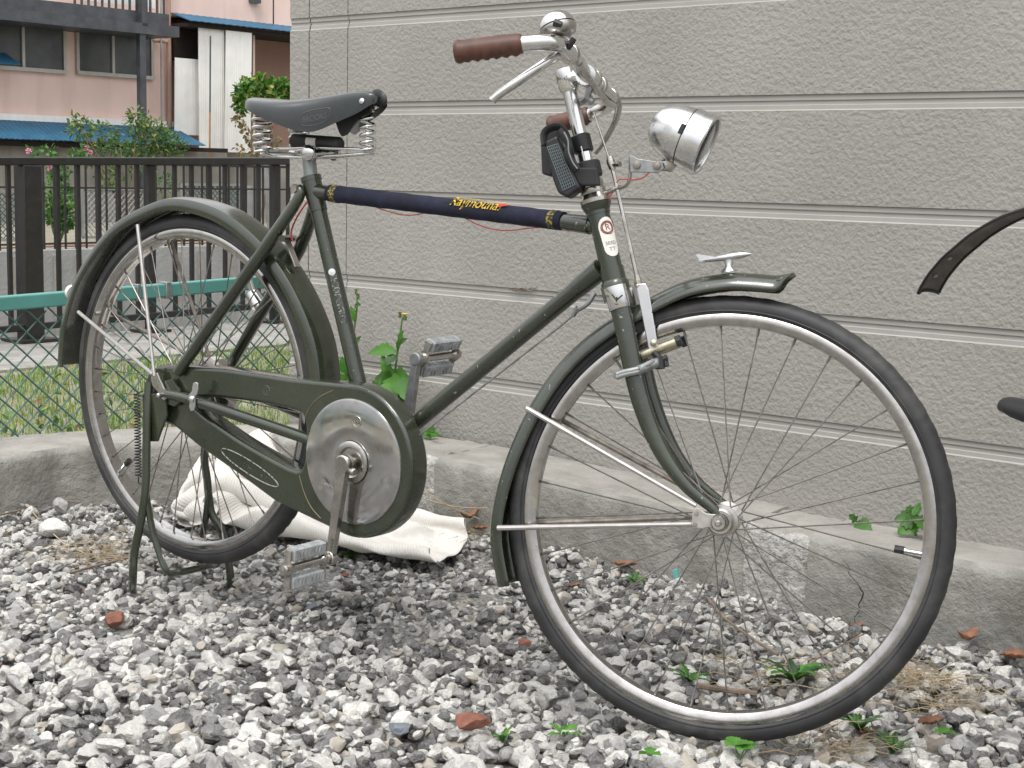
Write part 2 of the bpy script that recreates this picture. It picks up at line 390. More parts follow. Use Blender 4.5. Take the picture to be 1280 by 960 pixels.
def leafmat(name, c, rg=0.5):
    m = mat(name, c, rg, 0, rand=0.35, var=(30, 0.15))
    b = m.node_tree.nodes['Principled BSDF']
    b.inputs['Subsurface Weight'].default_value = 0.0
    b.inputs['Transmission Weight'].default_value = 0.0
    t = m.node_tree; tr = t.nodes.new('ShaderNodeBsdfTranslucent'); mx = t.nodes.new('ShaderNodeMixShader'); mx.inputs[0].default_value = 0.3
    src = b.inputs['Base Color'].links[0].from_socket
    t.links.new(src, tr.inputs['Color']); t.links.new(b.outputs[0], mx.inputs[1]); t.links.new(tr.outputs[0], mx.inputs[2])
    t.links.new(mx.outputs[0], t.nodes['Material Output'].inputs['Surface'])
    return m
LEAF1 = leafmat('bright_leaf', (0.075, 0.21, 0.025))
LEAF2 = leafmat('mid_leaf', (0.065, 0.15, 0.035))
LEAF3 = leafmat('dark_leaf', (0.035, 0.10, 0.030))
LEAFY = leafmat('yellowing_leaf', (0.24, 0.26, 0.05))
LEAFB = leafmat('brown_leaf', (0.24, 0.19, 0.08), 0.8)
DRYLEAF = mat('dry_brown_leaf', (0.21, 0.098, 0.055), 0.7, 0, var=(60, 0.3), rand=0.25, bump=(120, 0.5, 0.002))
STRAW = mat('dry_straw', (0.34, 0.27, 0.17), 0.85, 0, rand=0.35)
TWIG = mat('twig_bark', (0.20, 0.155, 0.115), 0.9, 0, var=(60, 0.3))
PINKFL = mat('pink_petals', (0.74, 0.34, 0.46), 0.7, 0, rand=0.15)
YELLOWFL = mat('yellow_petals', (0.80, 0.55, 0.02), 0.6, 0)
STEMG = mat('green_stem', (0.10, 0.17, 0.05), 0.6, 0, var=(20, 0.2))
CLEARGL = mat('lens_glass', (0.9, 0.92, 0.92), 0.05, 0)
_b = CLEARGL.node_tree.nodes['Principled BSDF']; _b.inputs['Transmission Weight'].default_value = 1.0; _b.inputs['IOR'].default_value = 1.3
REFLW = mat('white_reflector', (0.75, 0.74, 0.72), 0.35, 0)
# ribbed weave on the cloth
def _cloth():
    t = CLOTHM.node_tree; N = t.nodes
    tc = N.new('ShaderNodeTexCoord'); wv = N.new('ShaderNodeTexWave'); wv.inputs['Scale'].default_value = 48; wv.inputs['Distortion'].default_value = 1.2
    wv.inputs['Detail'].default_value = 1
    bp = N.new('ShaderNodeBump'); bp.inputs['Strength'].default_value = 0.35; bp.inputs['Distance'].default_value = 0.0022
    t.links.new(tc.outputs['UV'], wv.inputs['Vector']); t.links.new(wv.outputs['Fac'], bp.inputs['Height']); t.links.new(bp.outputs[0], N['Principled BSDF'].inputs['Normal'])
_cloth()

def gh(x, y):
    """height of the gravel bed"""
    k = np.clip((y - 0.54) / 0.17, 0, 1); k = k * k * (3 - 2 * k)                      # banked up a little against the kerb
    return -0.022 + 0.026 * np.clip((0.95 - x) / 1.0, 0, 1) - 0.004 * np.clip((x - 1.2), 0, 1) + 0.032 * k * np.clip((x + 0.1) / 0.2, 0, 1) * np.clip((1.15 - x) / 0.3, 0, 1)

# ================================================================== SETTING
# ground: one sheet to the horizon, with the canal cut into it
mb = MB()
GZ = -0.10
rows = [(-300, GZ), (-6, GZ), (0, GZ), (3.5, GZ), (7.15, GZ), (7.17, -2.2), (14.33, -2.2), (14.35, GZ), (24, GZ), (60, GZ), (300, GZ)]
cols = [-300, -60, -10, 0, 5, 10, 20, 60, 300]
V = [PL(a, L, z) for (L, z) in rows for a in cols]
mb.grid(np.array(V), len(rows), len(cols))
ground = single('ground', mb, DIRTG, None, None, smooth=0, kind='structure', origin=(0, 0, GZ))
mb = MB(); mb.grid(np.array([PL(a, L, -2.1) for L in (7.18, 14.32) for a in (-40, 60)]), 2, 2)
single('canal_water', mb, WATER, None, None, smooth=0, kind='structure')

# gravel yard
mb = MB()
xs = np.linspace(-1.05, 4.2, 211); ys = np.linspace(-3.2, 0.80, 161)
V = np.array([[x, y, gh(x, y) - 0.020 + 0.006 * mnoise.noise((x * 5, y * 5, 0))] for x in xs for y in ys])
mb.grid(V, len(xs), len(ys))
yard = single('gravel_yard', mb, SOIL, None, None, smooth=60, kind='structure', origin=(0, 0, -0.05))

# ---------------- concrete kerb
kerb = thing('concrete_kerb', 'weathered concrete kerb running below the stucco wall and round to the wire fence', 'kerb', (0.3, 0.75, -0.05))
KF = 0.722
def kerb_line():
    pts = [(-0.868, -3.2), (-0.868, -1.4), (-0.868, 0.34), (-0.82, 0.45), (-0.60, 0.655), (-0.48, 0.715), (-0.30, KF), (4.2, KF + 0.03)]
    return [np.array([a, b, 0]) for a, b in pts]
def ktop(x, y):
    return 0.137 + 0.035 * max(0, min(1, (x + 0.85) / 0.55)) * max(0, min(1, (0.95 - x) / 0.9))
_kp = kerb_line()
_ks = []
for i in range(len(_kp) - 1):
    n_ = max(2, int(np.linalg.norm(_kp[i + 1] - _kp[i]) / 0.02))
    for j in range(n_): _ks.append(_kp[i] * (1 - j / n_) + _kp[i + 1] * j / n_)
_ks.append(_kp[-1]); _ks = np.array(_ks)
_tan = np.gradient(_ks, axis=0); _tan /= np.linalg.norm(_tan, axis=1)[:, None]
_out = np.stack([-_tan[:, 1], _tan[:, 0], 0 * _tan[:, 0]], 1)
for _ in range(6): _out[1:-1] = (_out[:-2] + _out[1:-1] + _out[2:]) / 3
def kerb_piece(i0, i1, m, name, amp=0.003, fr=22, drop=0.0, inset=0.0, label=None, WD=0.22):
    mb = MB(); V = []
    prof = [(0.0, z) for z in np.linspace(0, 1, 9)] + [(0.006, 1.04), (0.016, 1.07)] + [(d, 1.08) for d in np.linspace(0.03, WD, 8)]
    for i in range(i0, i1 + 1):
        p = _ks[i]; o = _out[i]; tz = ktop(p[0], p[1]) - drop
        for k, (d, q) in enumerate(prof):
            z = -0.09 + (tz + 0.09) * q / 1.08
            P = p + o * (d + inset); P = np.array([P[0], P[1], z])
            nz = mnoise.noise((P[0] * fr, P[1] * fr, P[2] * fr)) + 0.5 * mnoise.noise((P[0] * fr * 3, P[1] * fr * 3, P[2] * fr * 3))
            if k < 10: P = P + o * nz * amp
            P[2] += nz * amp * 0.7
            V.append(P)
    nv = len(prof)
    F = []
    for i in range(i1 - i0):
        for j in range(nv - 1):
            a = i * nv + j
            F.append([a, a + nv, a + nv + 1, a + 1])
    mb.add(V, F)
    mb.mi = [1 if (k % (nv - 1)) >= 10 else 0 for k in range(len(F))]
    for i in (0, i1 - i0):
        q = [V[i * nv + k] for k in range(nv)]; q.append(np.array([q[-1][0], q[-1][1], -0.09])); mb.add(q, [list(range(nv + 1))])
    return part(name, mb, m, kerb, smooth=50, label=label)
def ki(x):
    c = np.where((_ks[:, 0] > -0.45))[0]
    return int(c[np.argmin(abs(_ks[c, 0] - x))])
cut = [0, ki(-0.07), ki(0.01), ki(0.80), ki(0.95), len(_ks) - 1]
kerb_piece(cut[0], cut[1], [CONC, CONCTOP], 'kerb_section')
kerb_piece(cut[1], cut[2], [AGG, CONCTOP], 'mortar_patch', amp=0.010, fr=30, inset=0.004, label='rough pale aggregate showing between two kerb lengths')
kerb_piece(cut[2], cut[3], [CONC, CONCTOP], 'kerb_section')
kerb_piece(cut[3], cut[4], [AGG, CONCTOP], 'mortar_patch', amp=0.012, fr=30, inset=0.003, drop=0.004, label='broken lump of white aggregate at the kerb joint')
kerb_piece(cut[4], cut[5], [CONC, CONCTOP], 'kerb_section')
# crack in the right length
mb = MB(); pts = []
for (x, y) in [(1058, 703), (1063, 712), (1061, 716), (1072, 728), (1077, 737), (1080, 741), (1077, 750), (1074, 755), (1075, 763), (1069, 771), (1070, 780)]:
    P = aty(x, y, KF + 0.003); pts.append(P + np.array([0, -0.0025, 0]))
mb.tube(pts, [0.0004, 0.0007, 0.0006, 0.0008, 0.0012, 0.0013, 0.0014, 0.0010, 0.0008, 0.0006, 0.0004], 5, smooth=2)
part('crack', mb, DARKIN, kerb)

# ---------------- house wall of stucco siding
WD = 0.93
WB = np.array([0.6, 0, 0]) + NN * WD
def WP(u, d, z): return WB + DR * u - NN * d + ZZ * z          # d = proud of the panel plane toward the camera
def WUZ(x, y):
    q = on_plane(x, y, WB, NN); return (q - WB) @ DR, q[2]
wall = thing('siding_wall', 'grey stucco house wall of wide horizontal siding boards behind the bicycle', 'wall', WP(0.3, 0, 0.15))
zs = {}
for k, pts in {4: [(436.6, 20.3), (560, 9.06)], 3: [(480, 127.3), (1080, 114.8), (1280, 114.4)], 2: [(494, 238.3), (620, 241.9), (1080, 256), (1239, 262.5)],
               1: [(435.6, 344.3), (698.6, 364.4), (1080, 396.6), (1280, 414.8)], 0: [(420, 445.9), (654.4, 478.4), (1177, 546.9), (1280, 559.4)]}.items():
    zs[k] = np.mean([WUZ(*q)[1] for q in pts])
cf = np.polyfit(list(zs.keys()), list(zs.values()), 1)
PITCH, Z0 = float(cf[0]), float(cf[1])
u_l = float(np.mean([WUZ(362.5, y)[0] for y in (5, 100, 190)]))
u_a = float(np.mean([WUZ(386.5, y)[0] for y in (10, 60, 110)]))
u_b = float(np.mean([WUZ(433.6, y)[0] for y in (60, 200, 330)]))
U_R = 3.6
GH = PITCH * 0.145
prof = [(0.0, 0.0), (-0.0035, -0.0006), (-0.0035, -GH * 0.35), (-0.0062, -GH * 0.365), (-0.0062, -GH * 0.62), (-0.0035, -GH * 0.67),
        (-0.0035, -GH * 0.92), (0.0, -GH * 1.0), (0.0, -PITCH + 0.0005)]
mb = MB()
h0 = WP(u_l, -0.03, -0.1); 
mb.add([WP(u, d, z) for z in (-0.1, 4.4) for d in (-0.03, -6) for u in (u_l + 0.012, U_R)], [[0, 1, 3, 2], [4, 6, 7, 5], [0, 4, 5, 1], [1, 5, 7, 3], [3, 7, 6, 2], [2, 6, 4, 0]])
part('wall_body', mb, CAULK, wall, smooth=0)
J = 0.0022
for row in range(-1, 15):
    zt = Z0 + PITCH * row
    for (ua, ub) in ((u_l, u_a - J), (u_a + J, u_b - J * 0.7), (u_b + J * 0.7, U_R)):
        zlo = max(zt - PITCH + 0.0005, 0.16) if row == 0 else None
        pp = [(d, z) for d, z in prof]
        if row == -1: continue
        Vt = []
        for u in (ua, ub):
            for d, z in pp: Vt.append(WP(u, d, zt + z))
            Vt.append(WP(u, -0.03, zt + pp[-1][1])); Vt.append(WP(u, -0.03, zt))
        n = len(pp) + 2
        mb = MB(); F = [[k, n + k, n + (k + 1) % n, (k + 1) % n] for k in range(n)]
        F += [list(range(n))[::-1], [n + k for k in range(n)]]
        mi = [0 if (k == len(pp) - 2) else 1 for k in range(n)] + [0, 0]
        mb.add(Vt, F); mb.mi = mi
        part('siding_panel', mb, [SIDING, GROOVE], wall, smooth=0)
# lowest board, cut off at the kerb
for (ua, ub) in ((u_l, u_a - J), (u_a + J, u_b - J * 0.7), (u_b + J * 0.7, U_R)):
    zt = Z0 - PITCH
    mb = MB(); n = len(prof) + 2; Vt = []
    for u in (ua, ub):
        for d, z in prof: Vt.append(WP(u, d, zt + z))
        Vt.append(WP(u, -0.03, zt + prof[-1][1])); Vt.append(WP(u, -0.03, zt))
    F = [[k, n + k, n + (k + 1) % n, (k + 1) % n] for k in range(n)] + [list(range(n))[::-1], [n + k for k in range(n)]]
    mb.add(Vt, F); mb.mi = [0 if (k == len(prof) - 2) else 1 for k in range(n)] + [0, 0]
    part('siding_panel', mb, [SIDING, GROOVE], wall, smooth=0)
# concrete footing strip between kerb and wall is the kerb top itself; a dried sprig caught in a groove
mb = MB()
for k in range(7):
    u0, z0 = WUZ(636 + k * 4, 362 + (k % 3)); u1, z1 = WUZ(646 + k * 4.2, 360 + (k * 2) % 6)
    mb.tube([WP(u0, 0.000, z0), WP((u0 + u1) / 2, 0.006, (z0 + z1) / 2 + 0.002), WP(u1, 0.002, z1)], 0.0012, 4)
single('dry_sprig', mb, TWIG, 'small dry sprig caught in a groove of the stucco wall', 'twig')

# ---------------- gravel
def ico(sub):
    bm = bmesh.new(); bmesh.ops.create_icosphere(bm, subdivisions=sub, radius=1)
    bm.verts.ensure_lookup_table()
    v = np.array([x.co[:] for x in bm.verts]); f = [[q.index for q in p.verts] for p in bm.faces]; bm.free(); return v, f
ICO2, ICO3 = ico(2), ico(3)
def stone_shape(base, rnd, slag=False):
    v = base[0].copy()
    for _ in range(rnd.integers(9, 15)):
        n = rnd.normal(size=3); n /= np.linalg.norm(n); d = rnd.uniform(0.50, 0.82)
        k = v @ n; ov = k > d; v[ov] -= np.outer(k[ov] - d, n) * 0.92
    off = rnd.uniform(0, 50, 3)
    for i in range(len(v)):
        p = v[i]
        a = mnoise.noise(Vector(p * 1.6 + off)) * 0.14 + mnoise.noise(Vector(p * 9.0 + off)) * 0.035 + mnoise.noise(Vector(p * 4.5 + off)) * (0.12 if slag else 0.05)
        v[i] = p * (1 + a)
    v *= np.array([1.15, rnd.uniform(0.68, 1.05), rnd.uniform(0.52, 0.85)])
    return v
SH2 = [stone_shape(ICO2, rng, k % 3 == 0) for k in range(36)]
SH3 = [stone_shape(ICO3, rng, k % 3 == 0) for k in range(24)]
# where stones may lie
tyre_dir = SM @ np.array([1.0, 0, 0]); tyre_c = S1((1.138, 0, 0.318))
def allowed(x, y, r):
    if y > KF - r * 0.6 or x < -0.868 + r * 0.6: return False
    if x < -0.40:                                       # corner cut
        if (y - 0.34) * 0.80 - (x + 0.868) * 0.86 > 0.02 - r * 0.4 and y > 0.34 and x < -0.45 and y > 0.40 + (x + 0.85) * 0.86 - r: return False
    q = np.array([x, y]) - tyre_c[:2]
    al = q @ tyre_dir[:2]; ac = abs(q @ np.array([-tyre_dir[1], tyre_dir[0]]))
    if abs(al) < 0.085 and ac < 0.019 + r * 0.75: return False
    if abs(x + 0.06) < 0.02 and abs(y + 0.1) < 0.02: return False
    return True
HM0x, HM0y, HS = -1.0, -1.6, 0.004
HMn = (int(3.6 / HS), int(2.5 / HS))
gx = HM0x + np.arange(HMn[0]) * HS; gy = HM0y + np.arange(HMn[1]) * HS
H = gh(gx[:, None], gy[None, :]) - 0.024
A1, A2 = np.array([0.42, -0.76]), np.array([1.56, 0.18])
nl = np.array([-(A2 - A1)[1], (A2 - A1)[0]]); nl = nl / np.linalg.norm(nl)
def pick():
    while True:
        x = rng.uniform(-0.9, 2.3); y = rng.uniform(-1.35, KF)
        s = (np.array([x, y]) - A1) @ nl
        if s < -0.38: continue
        if x > 2.0 and y < 0.1: continue
        if s < 0 and rng.random() < 0.35: continue
        # left limit of view
        if y < -0.9 - 0.2 and x < -0.3: continue
        return x, y
cand = []
for k in range(14500):
    x, y = pick()
    near = np.clip(((x - (-0.6)) * 0.5 - (y - 0.3) * 0.6) / 1.2, 0, 1)
    r = rng.lognormal(math.log(0.0086 + 0.0044 * near), 0.38); r = float(np.clip(r, 0.0045, 0.026))
    # finer grit behind the pedals and by the stand
    if 0.0 < x < 0.75 and 0.0 < y < 0.45 and rng.random() < 0.6: r *= 0.7
    # soil and dry grass patch by the tyre
    dpx = np.hypot((x - 1.38) / 0.20, (y - 0.12) / 0.10)
    if dpx < 1 and rng.random() < 0.5: continue
    cand.append((x, y, r))
for k in range(6500):
    x, y = pick(); cand.append((x, y, float(np.clip(rng.lognormal(math.log(0.0062), 0.25), 0.004, 0.010))))
cand.sort(key=lambda c: -c[2] * (0.55 + rng.random() * 0.9))
stones = []
for (x, y, r) in cand:
    if not allowed(x, y, r): continue
    ix = int((x - HM0x) / HS); iy = int((y - HM0y) / HS); k = max(1, int(r * 0.85 / HS))
    if ix - k < 0 or iy - k < 0 or ix + k + 1 > HMn[0] or iy + k + 1 > HMn[1]: continue
    sub = H[ix - k:ix + k + 1, iy - k:iy + k + 1]
    lo = sub.mean(); g = float(gh(x, y))
    hh = r * 0.62
    z = lo + hh * 0.62
    if z + hh > g + 0.014 + r * 0.35: continue
    yy, xx = np.meshgrid(np.arange(-k, k + 1), np.arange(-k, k + 1)); d2 = (xx ** 2 + yy ** 2) / ((r * 0.85 / HS) ** 2)
    top = np.where(d2 < 1, z + hh * np.sqrt(np.clip(1 - d2, 0, 1)), -9)
    np.maximum(sub, top, out=sub)
    stones.append((x, y, z, r))
def kindof(x, y):
    n = mnoise.noise((x * 3.0, y * 3.0, 4.0))
    q = rng.random() + n * 0.25
    if 0.1 < x < 0.8 and 0.0 < y < 0.5: q += 0.05  # more dark stones here: the bicycle's shadow put into the gravel colour
    return 0 if q < 0.50 else 1 if q < 0.66 else 3 if q < 0.71 else 2
SM_ = [STONEW, STONEG, STONED, STONET]
def rotm():
    return np.array(Matrix.Rotation(rng.uniform(0, 2 * PI), 3, 'Z') @ Matrix.Rotation(rng.normal(0, 0.45), 3, 'X') @ Matrix.Rotation(rng.normal(0, 0.45), 3, 'Y'))
def seen(x, y, z):
    p = proj((x, y, z)); return -10 < p[0] < 1290 and p[1] < 970
def shown(s):
    d = np.linalg.norm(np.array(s[:3]) - CAM); return (s[3] / d) * (1 if seen(*s[:3]) else 0.0) * (1.0 if s[2] > gh(s[0], s[1]) - 0.012 else 0.5)
stones.sort(key=lambda s: -shown(s))
big, rest = stones[:295], stones[295:]
vm = {}
for (x, y, z, r) in big:
    kd = kindof(x, y); sh = int(rng.integers(0, len(SH3))); key = (kd, sh)
    if key not in vm:
        me = bpy.data.meshes.new('stone'); me.from_pydata((SH3[sh] * 0.015).tolist(), [], ICO3[1]); me.materials.append(SM_[kd])
        me.polygons.foreach_set('use_smooth', [True] * len(me.polygons)); me.set_sharp_from_angle(angle=R(24)); vm[key] = me
    rep(vm[key], 'stone', Vector((x, y, z)) - yard.location, yard, rot=(rng.normal(0, 0.4), rng.normal(0, 0.4), rng.uniform(0, 6.28)), scale=(r * 75, r * 75, r * 75))
nb, fb = len(SH2[0]), np.array(ICO2[1])
VV = np.empty((len(rest) * nb, 3)); FF = np.empty((len(rest) * len(fb), 3), int); MI = np.empty(len(rest) * len(fb), int)
for i, (x, y, z, r) in enumerate(rest):
    VV[i * nb:(i + 1) * nb] = (SH2[int(rng.integers(0, len(SH2)))] * r * 1.1) @ rotm().T + np.array([x, y, z]) - np.array(yard.location)
    FF[i * len(fb):(i + 1) * len(fb)] = fb + i * nb
    MI[i * len(fb):(i + 1) * len(fb)] = kindof(x, y)
me = bpy.data.meshes.new('gravel'); me.vertices.add(len(VV)); me.vertices.foreach_set('co', VV.ravel())
me.loops.add(FF.size); me.loops.foreach_set('vertex_index', FF.ravel()); me.polygons.add(len(FF)); me.polygons.foreach_set('loop_start', np.arange(len(FF)) * 3)
me.update(calc_edges=True)
for q in SM_: me.materials.append(q)
me.polygons.foreach_set('material_index', MI); me.polygons.foreach_set('use_smooth', [True] * len(FF)); me.set_sharp_from_angle(angle=R(28)); me.validate()
gv = bpy.data.objects.new('gravel', me); link(gv, yard); gv['kind'] = 'stuff'
print('stones', len(stones))
def top_at(x, y):
    ix = int((x - HM0x) / HS); iy = int((y - HM0y) / HS)
    if 3 <= ix < HMn[0] - 3 and 3 <= iy < HMn[1] - 3: return float(H[ix - 2:ix + 3, iy - 2:iy + 3].max())
    return float(gh(x, y))
def gpt(px, py, h=0.0):
    P = atz(px, py, 0.0)
    for _ in range(6): P = atz(px, py, top_at(P[0], P[1]) + h)
    return aty(px, py, KF - 0.022) if P[1] > KF - 0.022 else P

# odd stones and brick bits that stand out
def odd(name, px, py, size, m, label, cat, flat=0.6, rot=None, group=None, lift=0.35):
    P = gpt(px, py); v = stone_shape(ICO3, rng); v = v * np.array([1, 1, flat / 0.6]) * size
    M_ = np.array(Matrix.Rotation(rng.uniform(0, 6.28) if rot is None else rot, 3, 'Z'))
    mb = MB(); mb.add(v @ M_.T + P + np.array([0, 0, size * lift * flat]), ICO3[1])
    return single(name, mb, m, label, cat, smooth=30, group=group)
odd('brick_fragment', 145, 777, 0.018, BRICKR, 'round red brick fragment lying before the kickstand foot', 'brick piece', 0.75)
odd('brick_fragment', 655, 804, 0.015, BRICKR, 'small orange red brick fragment left of the front tyre', 'brick piece')
odd('brick_fragment', 586, 906, 0.029, BRICKR, 'flat red tile fragment near the bottom edge of the photo', 'brick piece', 0.35, rot=0.9)
odd('brick_fragment', 433, 719, 0.009, BRICKR, 'tiny red brick crumb under the near pedal crank', 'brick piece')
odd('brick_fragment', 107, 741, 0.007, BRICKR, 'tiny red brick crumb between kerb and kickstand', 'brick piece')
odd('brick_fragment', 12, 806, 0.011, BRICKR, 'reddish brick crumb at the left edge of the gravel', 'brick piece')
odd('kerb_stone', 77, 636, 0.026, STONEG, 'tall grey stone standing against the left kerb', 'stone', 0.9)
odd('pale_block', 68, 664, 0.034, STONEW, 'pale flat lump of concrete before the left kerb', 'stone', 0.55)
odd('slate_shard', 500, 912, 0.024, SLATE, 'flat black slate shard lying left of the red tile fragment', 'stone', 0.3)
odd('slate_shard', 388, 760, 0.017, SLATE, 'blue grey slate shard below the near pedal', 'stone', 0.4)
odd('white_shard', 140, 932, 0.028, STONEW, 'long thin white stone shard at the lower left', 'stone', 0.3, rot=0.6)
odd('white_shard', 315, 824, 0.024, STONEW, 'pale flat stone slab left of the middle of the gravel', 'stone', 0.45)
odd('white_shard', 1196, 945, 0.022, STONEW, 'bluish white stone at the lower right corner', 'stone', 0.6)

# ---------------- cloth thrown on the gravel behind the rear wheel
# the folds come from letting a sheet crumple: points joined by threads, pushed together over a small heap
def crumple(nx, ny, W, Hh, steps):
    gen = np.random.default_rng(3)
    I, Jn = np.meshgrid(np.arange(nx), np.arange(ny), indexing='ij')
    l = I / (nx - 1) * W; t = Jn / (ny - 1)
    def waves(f, seed):
        r = np.random.default_rng(seed); out = 0
        for k in range(6):
            kx, ky, ph = r.uniform(-f, f), r.uniform(-f, f), r.uniform(0, 6.28); out = out + np.sin(l * kx * 6 + t * ky * 3 + ph)
        return out / 6
    X = np.stack([0.71 - W + l + 0 * t, (t - .5) * Hh, 0.16 * np.clip(1 - np.abs(l - 0.85) / 0.6, 0, 1) + 0.05 + 0.05 * waves(4, 4) * np.clip(1.6 - l, 0, 1) + 0.02 * waves(11, 6) * np.clip(1.3 - l, 0, 1)], 2)
    def heap(x, y):
        return 0.135 * np.exp(-((x - .11) / .15) ** 2 - ((y - .04) / .11) ** 2) + 0.03 * np.exp(-((x - .42) / .08) ** 2 - ((y - .08) / .09) ** 2) + 0.004
    dx, dy = W / (nx - 1), Hh / (ny - 1); dg = math.hypot(dx, dy); threads = []
    ii, jj = np.meshgrid(np.arange(nx), np.arange(ny), indexing='ij')
    for (di, dj, rest, k) in ((1, 0, dx, 1), (0, 1, dy, 1), (1, 1, dg, .35), (1, -1, dg, .35), (2, 0, 2 * dx, .12), (0, 2, 2 * dy, .12), (4, 0, 4 * dx, .03), (0, 4, 4 * dy, .03)):
        ok = (ii + di < nx) & (jj + dj < ny) & (jj + dj >= 0)
        for a in range(2):
            ca = ((ii // max(di, 1)) % 2 == a) if di else ((jj // max(dj, 1)) % 2 == a)
            q = ok & ca; threads.append((ii[q] * ny + jj[q], (ii[q] + di) * ny + jj[q] + dj, rest, k))
    P = X.reshape(-1, 3).copy(); V = np.zeros_like(P); dt = 1 / 60; N = len(P); idx = np.arange(N); gap = 0.0125
    def apart(P):
        key = np.floor(P / gap).astype(int); key -= key.min(0) - 1; dm = key.max(0) + 2
        o = np.argsort((key[:, 0] * dm[1] + key[:, 1]) * dm[2] + key[:, 2]); hs_ = ((key[:, 0] * dm[1] + key[:, 1]) * dm[2] + key[:, 2])[o]
        corr = np.zeros_like(P); cnt = np.zeros(N)
        for cx in (-1, 0, 1):
            for cy in (-1, 0, 1):
                for cz in (-1, 0, 1):
                    h2 = ((key[:, 0] + cx) * dm[1] + key[:, 1] + cy) * dm[2] + key[:, 2] + cz
                    b0 = np.searchsorted(hs_, h2, 'left'); b1 = np.searchsorted(hs_, h2, 'right')
                    for k in range((b1 - b0).max()):
                        ok = b0 + k < b1; a = idx[ok]; b = o[(b0 + k)[ok]]; d = P[a] - P[b]; L = np.linalg.norm(d, axis=1)
                        far = (np.maximum(abs(a // ny - b // ny) * dx, abs(a % ny - b % ny) * dy) > gap * 1.75) & (L < gap) & (L > 1e-7)
                        a = a[far]; np.add.at(corr, a, d[far] / L[far][:, None] * ((gap - L[far]) / 2)[:, None]); np.add.at(cnt, a, 1)
        c = cnt > 0; corr[c] /= cnt[c][:, None]
        return corr
    push = steps * 0.6
    for step in range(steps):
        V[:, 2] -= 9.8 * dt; V *= 0.93; Q = P + V * dt; f = min(1, step / push)
        for it in range(12):
            for (a, b, rest, k) in threads:
                d = Q[b] - Q[a]; L = np.linalg.norm(d, axis=1) + 1e-9; c = d * ((L - rest) / L * 0.5 * k)[:, None]
                Q[a] += c; Q[b] -= c
            gz = heap(Q[:, 0], Q[:, 1]); m = Q[:, 2] < gz
            fr = np.where(Q[m, 0] < 0.6, 0.95 if f < 1 else 0.3, 0.15)[:, None]
            Q[m, 2] = gz[m]; Q[m, :2] = P[m, :2] + (Q[m, :2] - P[m, :2]) * fr
            Q[:, 0] = np.maximum(Q[:, 0], (0.69 - W) * (1 - f) - 0.03 * f)
            k = np.clip((0.50 - Q[:, 0]) / 0.2, 0, 1); yw = (0.31 * (1 - f) + 0.20 * f) * (1 - k) + (0.31 * (1 - f) + 0.165 * f) * k
            Q[:, 1] = np.clip(Q[:, 1], -yw, yw)
        Q += apart(Q); Q[:, 2] = np.maximum(Q[:, 2], heap(Q[:, 0], Q[:, 1]))
        V = (Q - P) / dt; sp_ = np.linalg.norm(V, axis=1); V *= np.minimum(1, 1.5 / (sp_ + 1e-9))[:, None]; P = Q
        if f < 1: V += gen.normal(size=V.shape) * 0.03
    return P.reshape(nx, ny, 3)
def cloth():
    nx, ny = 90, 34
    P = crumple(nx, ny, 1.75, 0.62, 200)
    ca, sa = math.cos(R(15)), math.sin(R(15)); V = []
    for i in range(nx):
        for j in range(ny):
            x, y, z = P[i, j]; s_ = min(1, max(0, (x - 0.15) / 0.55))
            y = (y + 0.20) * (1.0 - 0.50 * s_); z = z * (1.0 - 0.5 * s_); x = x * 0.93
            z += (0.020 * (0.5 - abs(mnoise.noise((i * 0.11, j * 0.16, 3.0))) * 2.2) + 0.008 * (0.4 - abs(mnoise.noise((i * 0.26, j * 0.34, 7.0))) * 2)) * (1 - 0.6 * s_)
            wx, wy = -0.405 + x * ca - y * sa, 0.285 + x * sa + y * ca
            wy = min(wy, KF - 0.004 - 0.012 * max(0, wy - KF + 0.02))
            V.append([wx, wy, z * 1.12 + max(float(gh(wx, wy)) + 0.010, 0.0)])
    mb = MB(); mb.grid(np.array(V), nx, ny)
    o = single('crumpled_cloth', mb, CLOTHM, 'crumpled cream ribbed cloth lying on the gravel behind the rear wheel', 'cloth', smooth=180)
    uv = o.data.uv_layers.new(name='UVMap')
    li = np.empty(len(o.data.loops), int); o.data.loops.foreach_get('vertex_index', li)
    uvs = np.stack([(li // ny) / nx * 1.75, (li % ny) / ny * 0.62], 1); uv.data.foreach_set('uv', uvs.ravel())
    so = o.modifiers.new('thickness', 'SOLIDIFY'); so.thickness = 0.004; so.offset = 0
    sb = o.modifiers.new('smooth', 'SUBSURF'); sb.levels = 1; sb.render_levels = 1
    return o
cloth()

# ================================================================== FENCES AND FAR BACKGROUND
# chain-link fence with teal rail on the left kerb
LF = 3.4
zt_ = [AL(atL(x, y, LF)) for (x, y) in [(0, 371), (0, 388), (330, 343.5), (330, 361)]]
slope = ((zt_[2][1] + zt_[3][1]) - (zt_[0][1] + zt_[1][1])) / 2 / (zt_[2][0] - zt_[0][0])
a0, zc0 = zt_[0][0], (zt_[0][1] + zt_[1][1]) / 2
def railz(a): return zc0 + slope * (a - a0)
cl = thing('chain_link_fence', 'low green chain-link fence with a square teal top rail on the kerb', 'fence', PL(2.4, LF, 0.14))
mb = MB(); mb.bar(PL(-1.0, LF, railz(-1.0)), PL(6.2, LF, railz(6.2)), 0.03, 0.036)
part('top_rail', mb, TEAL, cl, bevel=0.004)
for a in (a0 + 0.40, a0 + 0.50, AL(atL(205, 360, LF))[0]):
    mb = MB(); mb.box(PL(a, LF, railz(a)), (0.037, 0.012, 0.045), (DR, NN, ZZ)); part('rail_clamp', mb, TEAL if a > 2.3 + 0.3 else ZINC, cl, bevel=0.002)
